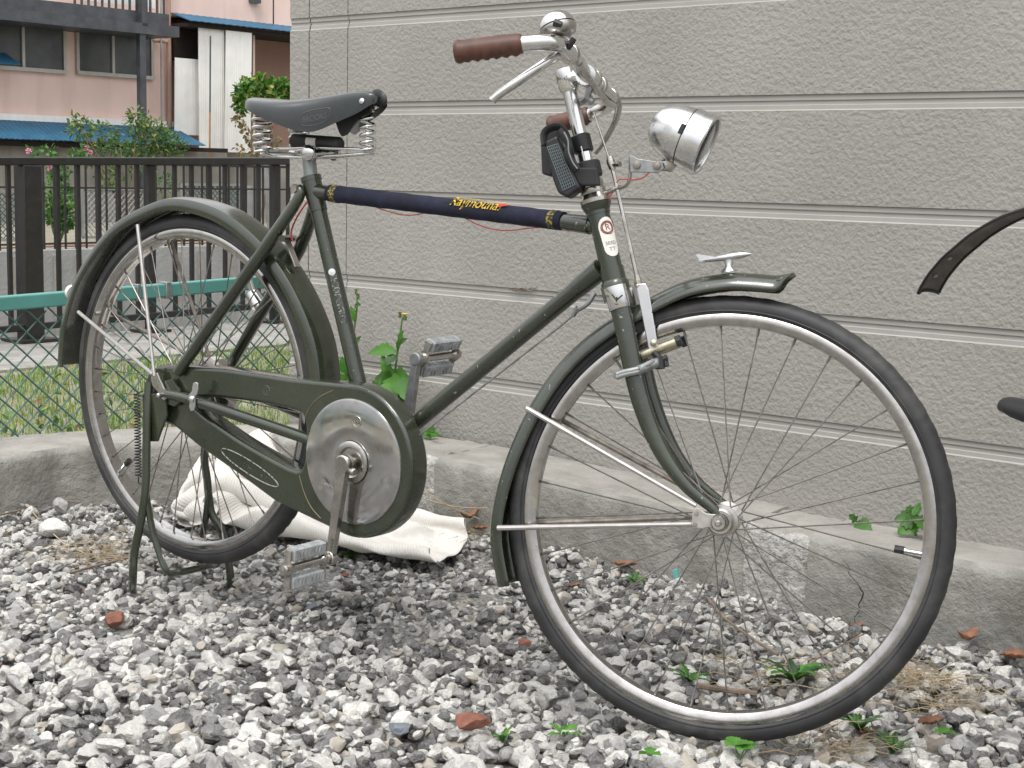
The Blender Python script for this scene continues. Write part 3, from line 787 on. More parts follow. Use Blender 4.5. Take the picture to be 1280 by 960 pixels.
for a in (0.6, 3.62, 5.6):
    mb = MB(); mb.bar(PL(a, LF + 0.02, 0.10), PL(a, LF + 0.02, railz(a) - 0.018), 0.04, 0.04, up=DR); part('fence_post', mb, TEAL, cl)
mb = MB(); c_ = 0.064; zb = 0.145
a = -1.0
while a < 6.2:
    for sgn in (1, -1):
        h = railz(a) - 0.02 - zb
        p = []; k = 0
        nseg = int(h / (c_ * 0.42)) + 1
        q0 = PL(a, LF + 0.004 * sgn, zb); q1 = PL(a + sgn * h * 1.12, LF + 0.004 * sgn, zb + h)
        mb.tube([q0, q1], 0.0024, 4, cap=False)
    a += c_
part('wire_mesh', mb, GREENWIRE, cl)['kind'] = 'stuff'

# dark iron balustrade along the near side of the canal
LB = 7.0
bl = thing('iron_balustrade', 'dark brown iron balustrade with square bars along the near canal edge', 'railing', PL(5, LB, GZ))
az = [AL(atL(x, y, LB)) for (x, y) in [(0, 196), (0, 207), (362, 196), (362, 207)]]
tz = lambda a, off=0: (az[0][1] + az[1][1]) / 2 + ((az[2][1] + az[3][1]) - (az[0][1] + az[1][1])) / 2 / (az[2][0] - az[0][0]) * (a - az[0][0]) + off
bz = lambda a: tz(a) - (tz(4.5) - AL(atL(60, 407, LB))[1])
mb = MB(); mb.bar(PL(2.5, LB, tz(2.5)), PL(9.0, LB, tz(9.0)), 0.06, 0.042); part('top_rail', mb, IRON, bl, bevel=0.006)
mb = MB(); mb.bar(PL(2.5, LB, bz(2.5)), PL(9.0, LB, bz(9.0)), 0.035, 0.036); part('bottom_rail', mb, IRON, bl, bevel=0.004)
barpx = [q / 3.43 for q in (40, 250, 337, 425, 510, 590, 750, 822, 895, 965, 1040, 1108, 1235)]
bars = [AL(atL(x, 300, LB))[0] for x in barpx]
bars += [bars[0] - 0.125 * k for k in range(1, 10)] + [bars[-1] + 0.12 * k for k in range(1, 12)]
mb = MB(); hb = tz(5) - bz(5) - 0.038
mb.box((0, 0, hb / 2), (0.020, 0.020, hb), (DR, NN, ZZ)); me = mb.mesh('baluster', None, 0); me.materials.append(IRON)
for a in bars:
    rep(me, 'baluster', Vector(PL(a, LB, bz(a) + 0.018)) - bl.location, bl)
for (px, wd) in ((38, 0.105), (189, 0.05), (345, 0.05), (-90, 0.05)):
    a = AL(atL(px, 300, LB))[0]
    mb = MB(); mb.box(PL(a, LB + 0.012, (GZ + tz(a)) / 2 - 0.009), (wd * 0.9, wd, tz(a) - GZ - 0.024), (DR, NN, ZZ)); part('post', mb, IRON, bl, bevel=0.004)
    mb = MB(); mb.box(PL(a, LB + 0.012, GZ + 0.022), (wd + 0.10, wd + 0.12, 0.014), (DR, NN, ZZ)); part('foot_plate', mb, IRON, bl)
mb = MB()
mb.add([PL(a, L, z) for z in (GZ - 0.05, GZ + 0.012) for L in (6.1, 7.145) for a in (0, 14)], [[0, 1, 3, 2], [4, 6, 7, 5], [0, 4, 5, 1], [1, 5, 7, 3], [3, 7, 6, 2], [2, 6, 4, 0]])
single('concrete_strip', mb, CONC, None, None, smooth=0, kind='structure')

# grass between the kerb and the canal
def blades(name, n, sampler, hgt, m, label=None, kind='stuff', wid=0.004):
    V = np.empty((n * 5, 3)); F = []
    for i in range(n):
        P = sampler(); h = hgt * rng.uniform(0.4, 1.2); th = rng.uniform(0, 2 * PI); d = np.array([math.cos(th), math.sin(th), 0]); s = np.array([-d[1], d[0], 0])
        ln = rng.uniform(0.15, 0.9) * h; wv = wid * rng.uniform(0.6, 1.4)
        V[i * 5] = P - s * wv; V[i * 5 + 1] = P + s * wv
        m1 = P + d * ln * 0.35 + ZZ * h * 0.65
        V[i * 5 + 2] = m1 + s * wv * 0.7; V[i * 5 + 3] = m1 - s * wv * 0.7; V[i * 5 + 4] = P + d * ln + ZZ * h * 0.95
        k = i * 5; F += [[k, k + 1, k + 2, k + 3], [k + 3, k + 2, k + 4]]
    mb = MB(); mb.add(V, F)
    return single(name, mb, m, label, None, smooth=0, kind=kind)
GRASSM = leafmat('lawn_grass', (0.17, 0.29, 0.055)); GRASSD = leafmat('dry_lawn_grass', (0.38, 0.33, 0.17))
def lawn():
    L = rng.uniform(3.7, 6.0); a = rng.uniform(1.5, 7.2)
    return PL(a, L, GZ - 0.005)
blades('grass', 26000, lawn, 0.055, GRASSM, 'patchy green grass behind the chain-link fence', wid=0.0022)
blades('dry_grass', 8000, lawn, 0.045, GRASSD, 'dry yellowish grass among the green behind the fence', wid=0.002)

# leaves as small folded blades
def leaf(mb, P, d, up, L, Wd, curl=0.15, mi=0):
    d = d / np.linalg.norm(d); s = np.cross(d, up); s = s / (np.linalg.norm(s) + 1e-9); u = np.cross(s, d)
    p = [P, P + d * L * 0.35 + s * Wd * 0.5 + u * L * curl * 0.3, P + d * L * 0.75 + s * Wd * 0.36 + u * L * curl * 0.1, P + d * L - u * L * curl * 0.5,
         P + d * L * 0.75 - s * Wd * 0.36 + u * L * curl * 0.1, P + d * L * 0.35 - s * Wd * 0.5 + u * L * curl * 0.3, P + d * L * 0.5 - u * L * curl * 0.15]
    mb.add(p, [[0, 1, 6], [1, 2, 6], [2, 3, 6], [3, 4, 6], [4, 5, 6], [5, 0, 6]], mi)
def crown(mb, blobs, n, L, Wd, droop=0.2, mis=(0,)):
    for (c, rad, wgt) in blobs:
        for _ in range(int(n * wgt)):
            q = rng.normal(size=3); q /= np.linalg.norm(q); rr = rng.uniform(0.25, 1.05) ** 0.6
            P = np.asarray(c) + q * rr * np.asarray(rad)
            d = q * 0.6 + rng.normal(size=3) * 0.7 - ZZ * droop
            leaf(mb, P, d, ZZ + rng.normal(size=3) * 0.6, L * rng.uniform(0.6, 1.3), Wd * rng.uniform(0.7, 1.3), 0.2, mis[int(rng.integers(0, len(mis)))])
def pxp(x, y, L): return atL(x, y, L)
# shrub beyond the far railing
LS = 15.6
t = thing('leafy_shrub', 'loose leafy green shrub in front of the blue awning', 'shrub', PL(AL(pxp(165, 250, LS))[0], LS, GZ))
mb = MB(); base = PL(AL(pxp(165, 250, LS))[0], LS, GZ)
limbs = []
for (x, y) in [(172, 150), (190, 165), (205, 175), (130, 168), (100, 160), (150, 185), (215, 185), (118, 195), (140, 225), (205, 235), (175, 200), (95, 150)]:
    e = pxp(x, y, LS + rng.uniform(-0.4, 0.4)); mid = base * 0.5 + e * 0.5 + np.array([0, 0, 0.15]) + rng.normal(size=3) * 0.05
    mb.tube([base, mid, e], [0.02, 0.012, 0.004], 6, smooth=4); limbs.append(e)
part('trunk', mb, TWIG, t)
mb = MB()
crown(mb, [(e, (0.17, 0.17, 0.15), 1.0) for e in limbs[:9]] + [(e, (0.20, 0.2, 0.2), 0.9) for e in limbs[9:11]] + [(limbs[11], (0.10, 0.10, 0.06), 0.25), (pxp(186, 175, LS), (0.3, 0.3, 0.25), 2.2)], 150, 0.068, 0.026, 0.1, (0, 0, 0, 0, 1))
part('crown', mb, [LEAF2, LEAFY], t, smooth=0)
# rose bush
t = thing('rose_bush', 'rose bush with small pink blooms seen above and through the iron bars', 'shrub', PL(AL(pxp(72, 250, 15.2))[0], 15.2, GZ))
mb = MB(); base = PL(AL(pxp(72, 250, 15.2))[0], 15.2, GZ); ends = []
for (x, y) in [(72, 215), (80, 245), (64, 240), (76, 275), (60, 190), (92, 195), (45, 192), (105, 190), (66, 265), (84, 268)]:
    e = pxp(x, y, 15.2 + rng.uniform(-0.2, 0.2)); mb.tube([base, base * 0.5 + e * 0.5 + rng.normal(size=3) * 0.03, e], [0.012, 0.008, 0.003], 5, smooth=3); ends.append(e)
part('stem', mb, STEMG, t)
mb = MB(); crown(mb, [(e, (0.13, 0.13, 0.14), 1.0) for e in ends[:4] + ends[8:]] + [(e, (0.08, 0.08, 0.07), 0.3) for e in ends[4:8]], 130, 0.065, 0.036, 0.15, (0, 0, 1)); part('foliage', mb, [LEAF1, LEAF2], t, smooth=0)
for (x, y) in [(36, 189), (108, 186), (112, 190.5), (61, 209)]:
    mb = MB(); P = pxp(x, y, 15.1)
    for _ in range(26):
        q = rng.normal(size=3); q /= np.linalg.norm(q); leaf(mb, P + q * 0.008, q + ZZ * 0.3, ZZ + rng.normal(size=3), 0.030, 0.028, 0.5)
    part('flower', mb, PINKFL, t, smooth=0)
# creeper against the white sheets
t = thing('creeper_bush', 'bushy creeper with browning trailing leaves hanging before the white sheet wall', 'shrub', PL(AL(pxp(330, 190, 20.6))[0], 20.6, GZ))
mb = MB(); base = PL(AL(pxp(335, 200, 20.6))[0], 20.6, GZ); tp = pxp(335, 115, 20.6)
for k in range(5): mb.tube([base + rng.normal(size=3) * 0.08, base * 0.5 + tp * 0.5 + rng.normal(size=3) * 0.12, tp + rng.normal(size=3) * 0.15], [0.03, 0.02, 0.01], 6, smooth=4)
part('trunk', mb, TWIG, t)
mb = MB()
bl_ = [(pxp(x, y, 20.6), (rx, rx, rz), wgt) for (x, y, rx, rz, wgt) in [(322, 107, 0.27, 0.20, 1.3), (345, 108, 0.25, 0.17, 1.0), (306, 118, 0.20, 0.20, 0.9), (358, 112, 0.25, 0.2, 1.0), (335, 122, 0.3, 0.15, 1.0), (300, 132, 0.10, 0.16, 0.35)]]
crown(mb, bl_, 240, 0.095, 0.07, 0.35, (0, 0, 0, 0, 1))
part('foliage', mb, [LEAF1, LEAFY], t, smooth=0)
mb = MB(); crown(mb, [(pxp(x, y, 20.5), (0.08, 0.08, 0.12), 1) for (x, y) in [(306, 160), (312, 172), (300, 185), (318, 188), (328, 165), (345, 178), (350, 192), (296, 150), (335, 150)]], 22, 0.08, 0.055, 0.6); part('dead_leaves', mb, LEAFB, t, smooth=0)

# far canal wall, far railing
cw = thing('canal_wall', 'pale rough concrete wall of the far canal bank', 'wall', PL(10, 14.3, -2))
wz = AL(atL(20, 314, 14.3))[1]
mb = MB(); mb.add([PL(a, L, z) for z in (-2.15, wz) for L in (14.30, 14.75) for a in (2, 30)], [[0, 1, 3, 2], [4, 6, 7, 5], [0, 4, 5, 1], [1, 5, 7, 3], [3, 7, 6, 2], [2, 6, 4, 0]])
part('wall_body', mb, CANALW, cw, smooth=0)
for px in (20, 70, 97, 145, 172, 222, 250, 290):
    a = AL(atL(px, 340, 14.3))[0]; mb = MB(); mb.box(PL(a, 14.29, (wz - 2.15) / 2 - 0.03), (0.05, 0.055, wz + 2.1), (DR, NN, ZZ)); part('wall_rib', mb, CONCTOP, cw)
rl = thing('thin_railing', 'thin black railing along the far canal bank', 'railing', PL(10, 14.45, wz))
zt2 = AL(atL(100, 203, 14.45))[1]; zm = AL(atL(130, 235, 14.45))[1]
for (nm, z, th) in (('top_rail', zt2, 0.03), ('middle_rail', zm, 0.02), ('bottom_rail', wz + 0.06, 0.02)):
    mb = MB(); mb.bar(PL(3, 14.45, z), PL(24, 14.45, z), 0.03, th); part(nm, mb, IRON, rl)
mb = MB(); hb = zt2 - wz; mb.box((0, 0, hb / 2), (0.018, 0.018, hb), (DR, NN, ZZ)); me = mb.mesh('baluster', None, 0); me.materials.append(IRON)
a = 7.6
while a < 14.5:
    rep(me, 'baluster', Vector(PL(a, 14.45, wz)) - rl.location, rl); a += 0.132
# nets, pipe and posts on the far bank
def net(x0, x1, y0, y1, L, m, label, c=0.07):
    A0, A1 = AL(atL(x0, (y0 + y1) / 2, L))[0], AL(atL(x1, (y0 + y1) / 2, L))[0]; zA = AL(atL((x0 + x1) / 2, y1, L))[1]; zB = AL(atL((x0 + x1) / 2, y0, L))[1]
    t = thing('wire_net_panel', label, 'fence', PL((A0 + A1) / 2, L, zA))
    mb = MB(); h = zB - zA; a = A0 - h
    while a < A1:
        for sg in (0, 1):
            s0, s1 = max(0, A0 - a), min(h, A1 - a)
            if s1 > s0:
                zz0, zz1 = (zA + s0, zA + s1) if sg == 0 else (zB - s0, zB - s1)
                mb.tube([PL(a + s0, L + sg * 0.006, zz0), PL(a + s1, L + sg * 0.006, zz1)], 0.006, 3, cap=False)
        a += c
    part('net_wire', mb, m, t)['kind'] = 'stuff'
    mb = MB(); mb.bar(PL(A0, L, zB), PL(A1, L, zB), 0.03, 0.03); mb.bar(PL(A0, L, zA), PL(A1, L, zA), 0.03, 0.03)
    mb.bar(PL(A0, L, zA), PL(A0, L, zB), 0.03, 0.03, up=DR); mb.bar(PL(A1, L, zA), PL(A1, L, zB), 0.03, 0.03, up=DR); part('net_frame', mb, GREYPIPE, t)
net(103, 180, 236, 296, 15.0, ZINC, 'grey wire net panel behind the thin far railing')
net(228, 300, 231, 280, 15.0, GREENMESH, 'green wire net panel behind the rear mudguard')
net(-10, 22, 240, 300, 15.0, GREENMESH, 'green wire net panel at the left edge of the photo')
mb = MB(); mb.tube([PL(8.0, 14.55, wz + 0.02), PL(9.8, 14.55, wz + 0.025), PL(12, 14.55, wz + 0.02)], 0.010, 8); single('orange_pipe', mb, mat('orange_pipe', (0.36, 0.19, 0.10), 0.7), 'thin orange pipe lying along the top of the far canal wall', 'pipe')
mb = MB(); mb.tube([atL(332, 200, 14.9), atL(337, 290, 14.9)], 0.03, 8); mb.tube([atL(312, 232, 14.9), atL(312, 290, 14.9)], 0.045, 8); single('grey_standpipe', mb, GREYPIPE, 'pale grey standpipe behind the balustrade beside the house corner', 'pipe')

# ================================================================== PINK APARTMENT BUILDING
LQ = 22.0
pb = thing('pink_building', 'old pink rendered apartment building with blue awnings and white sheet cladding', 'building', PL(16, LQ, GZ))
def QA(x, y=100): return AL(atL(x, y, LQ))[0]
def QZ(x, y, L=LQ): return AL(atL(x, y, L))[1]
def slab(mb, a0, a1, z0, z1, L0, L1, mi=0):
    mb.add([PL(a, L, z) for z in (z0, z1) for L in (L0, L1) for a in (a0, a1)], [[0, 1, 3, 2], [4, 6, 7, 5], [0, 4, 5, 1], [1, 5, 7, 3], [3, 7, 6, 2], [2, 6, 4, 0]], mi); return mb
aE = QA(213)
zaw = QZ(100, 157)
part('wall', slab(MB(), 9, aE, GZ, 8, LQ, 26), PINK, pb, smooth=0)
zcan = QZ(290, 29)
part('wall', slab(MB(), aE + 0.005, 26, zcan, 8, LQ - 0.02, 26), PINK, pb, smooth=0)
part('wall', slab(MB(), aE + 0.01, 26, GZ, zcan - 0.01, LQ + 0.6, 26), PINKSHADE, pb, smooth=0, label='shaded recessed pink wall under the blue canopy')
part('lower_wall', slab(MB(), 9, QA(258), GZ, zaw - 0.30, LQ - 0.55, LQ - 0.004), OLDWALL, pb, smooth=0)
part('lower_wall', slab(MB(), QA(258) + 0.01, 26, GZ, QZ(300, 192), LQ - 0.25, LQ + 0.55), OLDWALL, pb, smooth=0)
def window(x0, x1, y0, y1, mull):
    A0, A1, z0, z1 = QA(x0), QA(x1), QZ((x0 + x1) / 2, y1), QZ((x0 + x1) / 2, y0)
    mb = MB(); fw_ = 0.05
    slab(mb, A0, A1, z0 - 0.06, z0, LQ - 0.09, LQ - 0.003); slab(mb, A0, A1, z1 - fw_, z1, LQ - 0.06, LQ - 0.003)
    slab(mb, A0, A0 + fw_, z0, z1 - fw_, LQ - 0.06, LQ - 0.003); slab(mb, A1 - fw_, A1, z0, z1 - fw_, LQ - 0.06, LQ - 0.003)
    am = QA(mull); slab(mb, am - 0.025, am + 0.025, z0, z1 - fw_, LQ - 0.055, LQ - 0.003)
    wdw = part('window', mb, FRAMEALU, pb, smooth=0)
    for (p, q, dl) in ((A0 + fw_, am - 0.025, 0.012), (am + 0.025, A1 - fw_, 0.024)):
        part('pane', slab(MB(), p, q, z0, z1 - fw_, LQ - dl - 0.008, LQ - dl), GLASS, wdw, smooth=0)
window(94, 190, 36, 92, 140)
window(-32, 81, 22, 84, 28)
# balcony over the windows
bt = slab(MB(), 9, QA(183), QZ(90, 34, 21.2), QZ(90, 20, 21.2), 21.1, LQ - 0.004)
bal = part('balcony', bt, DARKSTEEL, pb, smooth=0)
part('fascia', slab(MB(), 9, QA(176), QZ(90, 20, 21.2) + 0.005, QZ(90, 4, 21.2), 21.22, 21.30), DARKSTEEL, bal, smooth=0)
for k in range(14):
    a = QA(60 + k * 8.5); part('railing_bar', slab(MB(), a, a + 0.03, QZ(90, 4, 21.2) + 0.002, QZ(90, -30, 21.2), 21.24, 21.27), DARKSTEEL, bal, smooth=0)
part('balcony_panel', slab(MB(), QA(85), QA(172), QZ(110, 0, 21.4), QZ(90, -30, 21.4), 21.5, 21.52), WHITESHEET, bal, smooth=0)
part('steel_post', slab(MB(), AL(atL(172.5, 80, 21.2))[0], AL(atL(180, 80, 21.2))[0], GZ, QZ(176, 40, 21.2), 21.14, 21.24), DARKSTEEL, pb, smooth=0)
part('corner_post', slab(MB(), AL(atL(173, 10, 21.2))[0], AL(atL(180, 10, 21.2))[0], QZ(176, 33, 21.2), QZ(176, -20, 21.2), 21.10, 21.22), DARKSTEEL, pb, smooth=0)
# awnings
def sheet(name, c, m, parent, n=60, amp=0.012, label=None):
    """corrugated sheet between 4 corners: back-left, back-right, front-right, front-left"""
    c = [np.asarray(q) for q in c]; V = []
    nrm = np.cross(c[1] - c[0], c[3] - c[0]); nrm /= np.linalg.norm(nrm)
    for i in range(n * 4 + 1):
        s = i / (n * 4)
        for t_ in (0, 1): V.append((c[0] * (1 - s) + c[1] * s) * (1 - t_) + (c[3] * (1 - s) + c[2] * s) * t_ + nrm * amp * math.sin(s * n * 2 * PI))
    mb = MB(); mb.grid(np.array(V), n * 4 + 1, 2); o = part(name, mb, m, parent, smooth=0, label=label)
    so = o.modifiers.new('thickness', 'SOLIDIFY'); so.thickness = 0.012; return o
zb_, zf_ = QZ(100, 156), QZ(100, 177, 21.1)
sheet('awning', [PL(9, LQ - 0.06, zb_ + 0.02), PL(QA(214), LQ - 0.06, zb_ + 0.02), PL(AL(atL(257, 183, 21.1))[0], 21.1, zf_), PL(8.5, 21.1, zf_)], BLUEROOF, pb, 90, 0.005)
part('awning_flashing', slab(MB(), 9, QA(212), zb_ + 0.02, zb_ + 0.12, LQ - 0.10, LQ - 0.004), WHITESHEET, pb, smooth=0)
part('eaves_beam', slab(MB(), 9, QA(250), zf_ - 0.10, zf_ - 0.03, 21.25, 21.32), DARKIN, pb, smooth=0)
sheet('small_awning', [PL(9, LQ - 0.06, QZ(0, 62)), PL(QA(5), LQ - 0.06, QZ(0, 66)), PL(AL(atL(26, 82, 21.4))[0], 21.4, QZ(20, 80, 21.4)), PL(8.5, 21.4, QZ(20, 80, 21.4))], BLUEROOF, pb, 40, 0.005)
zcf = QZ(290, 31, 21.4)
sheet('canopy', [PL(aE, LQ - 0.03, zcf + 0.16), PL(26, LQ - 0.03, zcf + 0.16), PL(26, 21.4, zcf), PL(aE - 0.05, 21.4, zcf)], BLUEROOF, pb, 60, 0.004)
part('canopy_underside', slab(MB(), aE, 26, zcf - 0.09, zcf - 0.03, 21.5, LQ + 0.5), DARKIN, pb, smooth=0)  # dark slab with the shade under the canopy put into its colour
# white cladding sheets
part('dark_opening', slab(MB(), QA(217), QA(252), QZ(235, 74), zcf - 0.10, LQ - 0.04, LQ + 0.5), DARKIN, pb, smooth=0)
Ls = 21.55
def vsheet(x0, x1, y0, y1, L, n, skew=0.0):
    A0, A1 = AL(atL(x0, (y0 + y1) / 2, L))[0], AL(atL(x1, (y0 + y1) / 2, L))[0]; z0, z1 = AL(atL(x0, y1, L))[1], AL(atL(x0, y0, L))[1]
    return sheet('cladding_sheet', [PL(A0 + skew, L - 0.03, z1), PL(A1 + skew, L - 0.03, z1), PL(A1, L, z0), PL(A0, L, z0)], WHITESHEET, pb, n, 0.003)
vsheet(218, 249, 72, 168, 21.75, 16)
vsheet(249, 281, 32, 187, 21.60, 12, -0.03)
vsheet(281, 313, 36, 190, 21.54, 12, 0.01)
mb = MB(); mb.tube([atL(263, 45, 21.4), atL(262.5, 140, 21.4)], 0.014, 6); part('rod', mb, DARKSTEEL, pb)
mb = MB(); mb.tube([atL(262.5, 140, 21.39), atL(262, 230, 21.39)], 0.016, 6); part('bamboo_pole', mb, mat('bamboo', (0.42, 0.22, 0.09), 0.6, var=(10, 0.2)), pb)
part('door_jamb', slab(MB(), AL(atL(314, 100, 21.8))[0], AL(atL(316.5, 100, 21.8))[0], 0.9, zcf - 0.1, 21.75, 21.8), PINK, pb, smooth=0)
mb = MB(); mb.tube([atL(210.5, -40, 21.9), atL(210.5, 30, 21.9), atL(211.5, 90, 21.9), atL(212, 158, 21.9)], 0.042, 10); part('drain_pipe', mb, PIPEPINK, pb)
mb = MB(); mb.tube([atL(191, 50, 21.95), atL(209, 52, 21.88)], 0.036, 10); part('drain_pipe', mb, PIPEPINK, pb)
mb = MB(); mb.tube([atL(202.5, -40, 21.85), atL(201.3, 20, 21.85), atL(202, 152, 21.85)], 0.016, 8); part('cable_pipe', mb, GREYPIPE, pb)
mb = MB(); slab(mb, QA(310), QA(321), QZ(315, 4), QZ(315, -6), LQ - 0.12, LQ - 0.021); part('vent_hood', mb, DARKSTEEL, pb, smooth=0)
mb = MB(); a = QA(340); slab(mb, a, a + 0.02, zcan, 6, LQ - 0.03, LQ - 0.021); part('wall_joint', mb, DARKIN, pb, smooth=0)

# ================================================================== THE BICYCLE
bike = thing('bicycle', 'old dark olive roadster bicycle with rod brakes and chain case on its rear stand', 'bicycle', (0.5, 0, 0))
class SB(MB):                              # built straight ahead, then turned with the steering
    def mesh(s, *a, **k):
        s.v = [S(v) for v in s.v]; return MB.mesh(s, *a, **k)
HUBR = np.array([0, 0, 0.4001]); HUBF = np.array([1.1379, 0, 0.318]); BBP = np.array([0.4614, 0, 0.3289])
SL = np.array([0.3099, 0, 0.7888])
Y1 = np.array([0, 1.0, 0])

# ---- wheels
def wheel(cls, c, nsp, phase, lift_valve):
    rimp = []
    mb = cls()
    prof = [(0.2885, -0.006), (0.2895, -0.0125), (0.2965, -0.0165), (0.3035, -0.0172), (0.3070, -0.0155), (0.3065, -0.0125), (0.300, -0.011), (0.297, 0.0), (0.300, 0.011), (0.3065, 0.0125), (0.3070, 0.0155),
            (0.3035, 0.0172), (0.2965, 0.0165), (0.2895, 0.0125), (0.2885, 0.006), (0.2905, 0.0), (0.2885, -0.006)]
    mb.lathe(prof, c, Y1, 144)
    o = part('wheel', mb, RIMM, bike, smooth=50, label=None)
    # tyre with a toothed shoulder
    mb = cls(); n = 360; rows = []
    cs = []
    for k in range(15):
        th = -2.5 + 5.0 * k / 14
        cs.append((0.3172 + 0.0183 * math.cos(th), 0.0180 * math.sin(th), th))
    V = []
    for (r, h, th) in cs:
        for i in range(n):
            a = 2 * PI * i / n; rr = r
            if 0.25 < abs(th) < 0.85: rr -= 0.0011 * ((i // 2) % 2)
            if abs(th) < 0.25: rr -= 0.0007 * ((i // 3) % 2)
            V.append(np.array(c) + np.array([rr * math.sin(a), h, rr * math.cos(a)]))
    F = [[i * n + k, i * n + (k + 1) % n, (i + 1) * n + (k + 1) % n, (i + 1) * n + k] for i in range(len(cs) - 1) for k in range(n)]
    mb.add(V, F); part('tyre', mb, RUBBER, o, smooth=30)
    # raised sidewall beads
    mb = cls()
    for h in (-1, 1):
        mb.lathe([(0.3110, h * 0.0166), (0.3118, h * 0.0184), (0.3128, h * 0.0182), (0.3135, h * 0.0170)], c, Y1, 144, cap=False)
    part('sidewall_bead', mb, RUBBER, o, smooth=60)
    mb = cls()
    fl = 0.031
    mb.lathe([(0.006, -0.052), (0.012, -0.050), (0.012, -0.040), (0.015, -fl - 0.003), (0.024, -fl - 0.0015), (0.024, -fl + 0.0015), (0.013, -fl + 0.005), (0.011, 0), (0.013, fl - 0.005), (0.024, fl - 0.0015),
              (0.024, fl + 0.0015), (0.015, fl + 0.003), (0.012, 0.040), (0.012, 0.050), (0.006, 0.052)], c, Y1, 28)
    part('hub', mb, CHROMEW, o, smooth=40)
    for i in range(nsp):
        sd_ = -1 if i % 2 else 1
        a = 2 * PI * i / nsp + phase
        lead = (1 if (i // 2) % 2 else -1) * 2 * PI * 3 / nsp * 1.12
        h0 = np.array(c) + np.array([0.0215 * math.sin(a + lead), sd_ * fl, 0.0215 * math.cos(a + lead)])
        r1 = np.array(c) + np.array([0.2895 * math.sin(a), sd_ * 0.002, 0.2895 * math.cos(a)])
        rn = r1 * 0.955 + h0 * 0.045
        mb = cls(); mb.tube([h0, rn, rn * 0.99 + r1 * 0.01, r1], [0.00120, 0.00120, 0.0021, 0.0021], 5)
        part('spoke', mb, SPOKEM, o, smooth=60)
    va, = [lift_valve]
    d = np.array([math.sin(va), 0, math.cos(va)])
    mb = cls(); mb.tube([np.array(c) + d * 0.290, np.array(c) + d * 0.262], 0.0032, 8); mb.tube([np.array(c) + d * 0.266, np.array(c) + d * 0.262], 0.005, 8); part('valve', mb, CHROME, o)
    mb = cls(); mb.tube([np.array(c) + d * 0.264, np.array(c) + d * 0.250], 0.0058, 8); part('valve_cap', mb, BLACKRUB, o)
    return o
wheel(MB, HUBR, 40, 0.05, R(230))
vp = ats(1090, 681, 0) - HUBF
wheel(SB, HUBF, 32, 0.10, math.atan2(vp[0], vp[2]))

# brake drum on the far side of the rear hub, chain inside the case
mb = MB(); mb.lathe([(0.020, 0.030), (0.052, 0.031), (0.060, 0.034), (0.061, 0.038), (0.061, 0.056), (0.056, 0.060), (0.020, 0.061)], HUBR, Y1, 48)
part('brake_drum', mb, CHROMEW, bike, smooth=35)
mb = MB()
for (p, q) in ((HUBR + np.array([0.0, -0.036, 0.034]), BBP + np.array([-0.02, -0.036, 0.088])), (HUBR + np.array([0.0, -0.036, -0.034]), BBP + np.array([-0.02, -0.036, -0.088]))):
    n_ = 75; mb.tube([p + (q - p) * k / n_ for k in range(n_ + 1)], [0.0046 if k % 3 else 0.0026 for k in range(n_ + 1)], 6, flat=0.7)
part('chain', mb, BLACKRUB, bike)['kind'] = 'stuff'
# ---- frame
mb = MB()
tA, tB = aty(398, 240), aty(738, 281.5)
mb.tube([SL + (tA - SL) * 0.2, tA, tB, tB + (tB - tA) * 0.06], 0.0125, 16)                       # top tube
dA, dB = aty(752, 336), BBP + np.array([0.012, 0, 0.012])
mb.tube([dA, dB], 0.0142, 16)                                                                      # down tube
mb.tube([SL + (SL - BBP) * 0.035, BBP], 0.0143, 16)                                                # seat tube
hx = (HT - HB); hx = hx / np.linalg.norm(hx)
mb.tube([HT, HB], 0.0172, 20)                                                                      # head tube
for (p, q, r) in ((tB - (tB - tA) * 0.085, tB, 0.0146), (dA - (dA - dB) * 0.10, dA, 0.0168), (tA + (tB - tA) * 0.045, tA, 0.0146)):
    mb.tube([p, q], [r * 0.9, r], 16)                                                              # lugs
mb.tube([SL - (SL - BBP) * 0.085, SL + (SL - BBP) * 0.03], [0.0158, 0.0172], 18)
mb.tube([SL + (SL - BBP) * 0.028, SL + (SL - BBP) * 0.045], 0.0185, 18)
mb.tube([HB + hx * 0.0, HB + hx * 0.022], 0.0188, 20); mb.tube([HT - hx * 0.018, HT], 0.0186, 20)
mb.lathe([(0.021, -0.036), (0.023, -0.034), (0.023, 0.034), (0.021, 0.036)], BBP, Y1, 24)         # bottom bracket
part('frame', mb, OLIVEWORN, bike, smooth=40)
mb = MB()
for sgn in (-1, 1):
    bc0 = SL + np.array([-0.018, 0, 0.002])
    q = [aty(373, 248, -0.022), aty(330, 312, -0.045), aty(270, 398, -0.055), aty(222, 466, -0.066)]
    q = [np.array([p[0], sgn * abs(p[1]), p[2]]) for p in q]
    q = [bc0 + Y1 * sgn * 0.020] + q
    mb.tube(q, [0.0070, 0.0100, 0.0118, 0.0116, 0.0100], 14, smooth=4)
part('seat_stay', mb, OLIVE, bike, smooth=40)
mb = MB(); b0 = aty(372, 240, -0.03); b1 = aty(384, 239, 0.03)
bc_ = SL + np.array([-0.020, 0, 0.000])
mb.tube([bc_ - Y1 * 0.024, bc_ + Y1 * 0.030], 0.0055, 10)
mb.tube([bc_ - Y1 * 0.030, bc_ - Y1 * 0.022], 0.0080, 6)
part('seat_bolt', mb, RUSTY, bike)
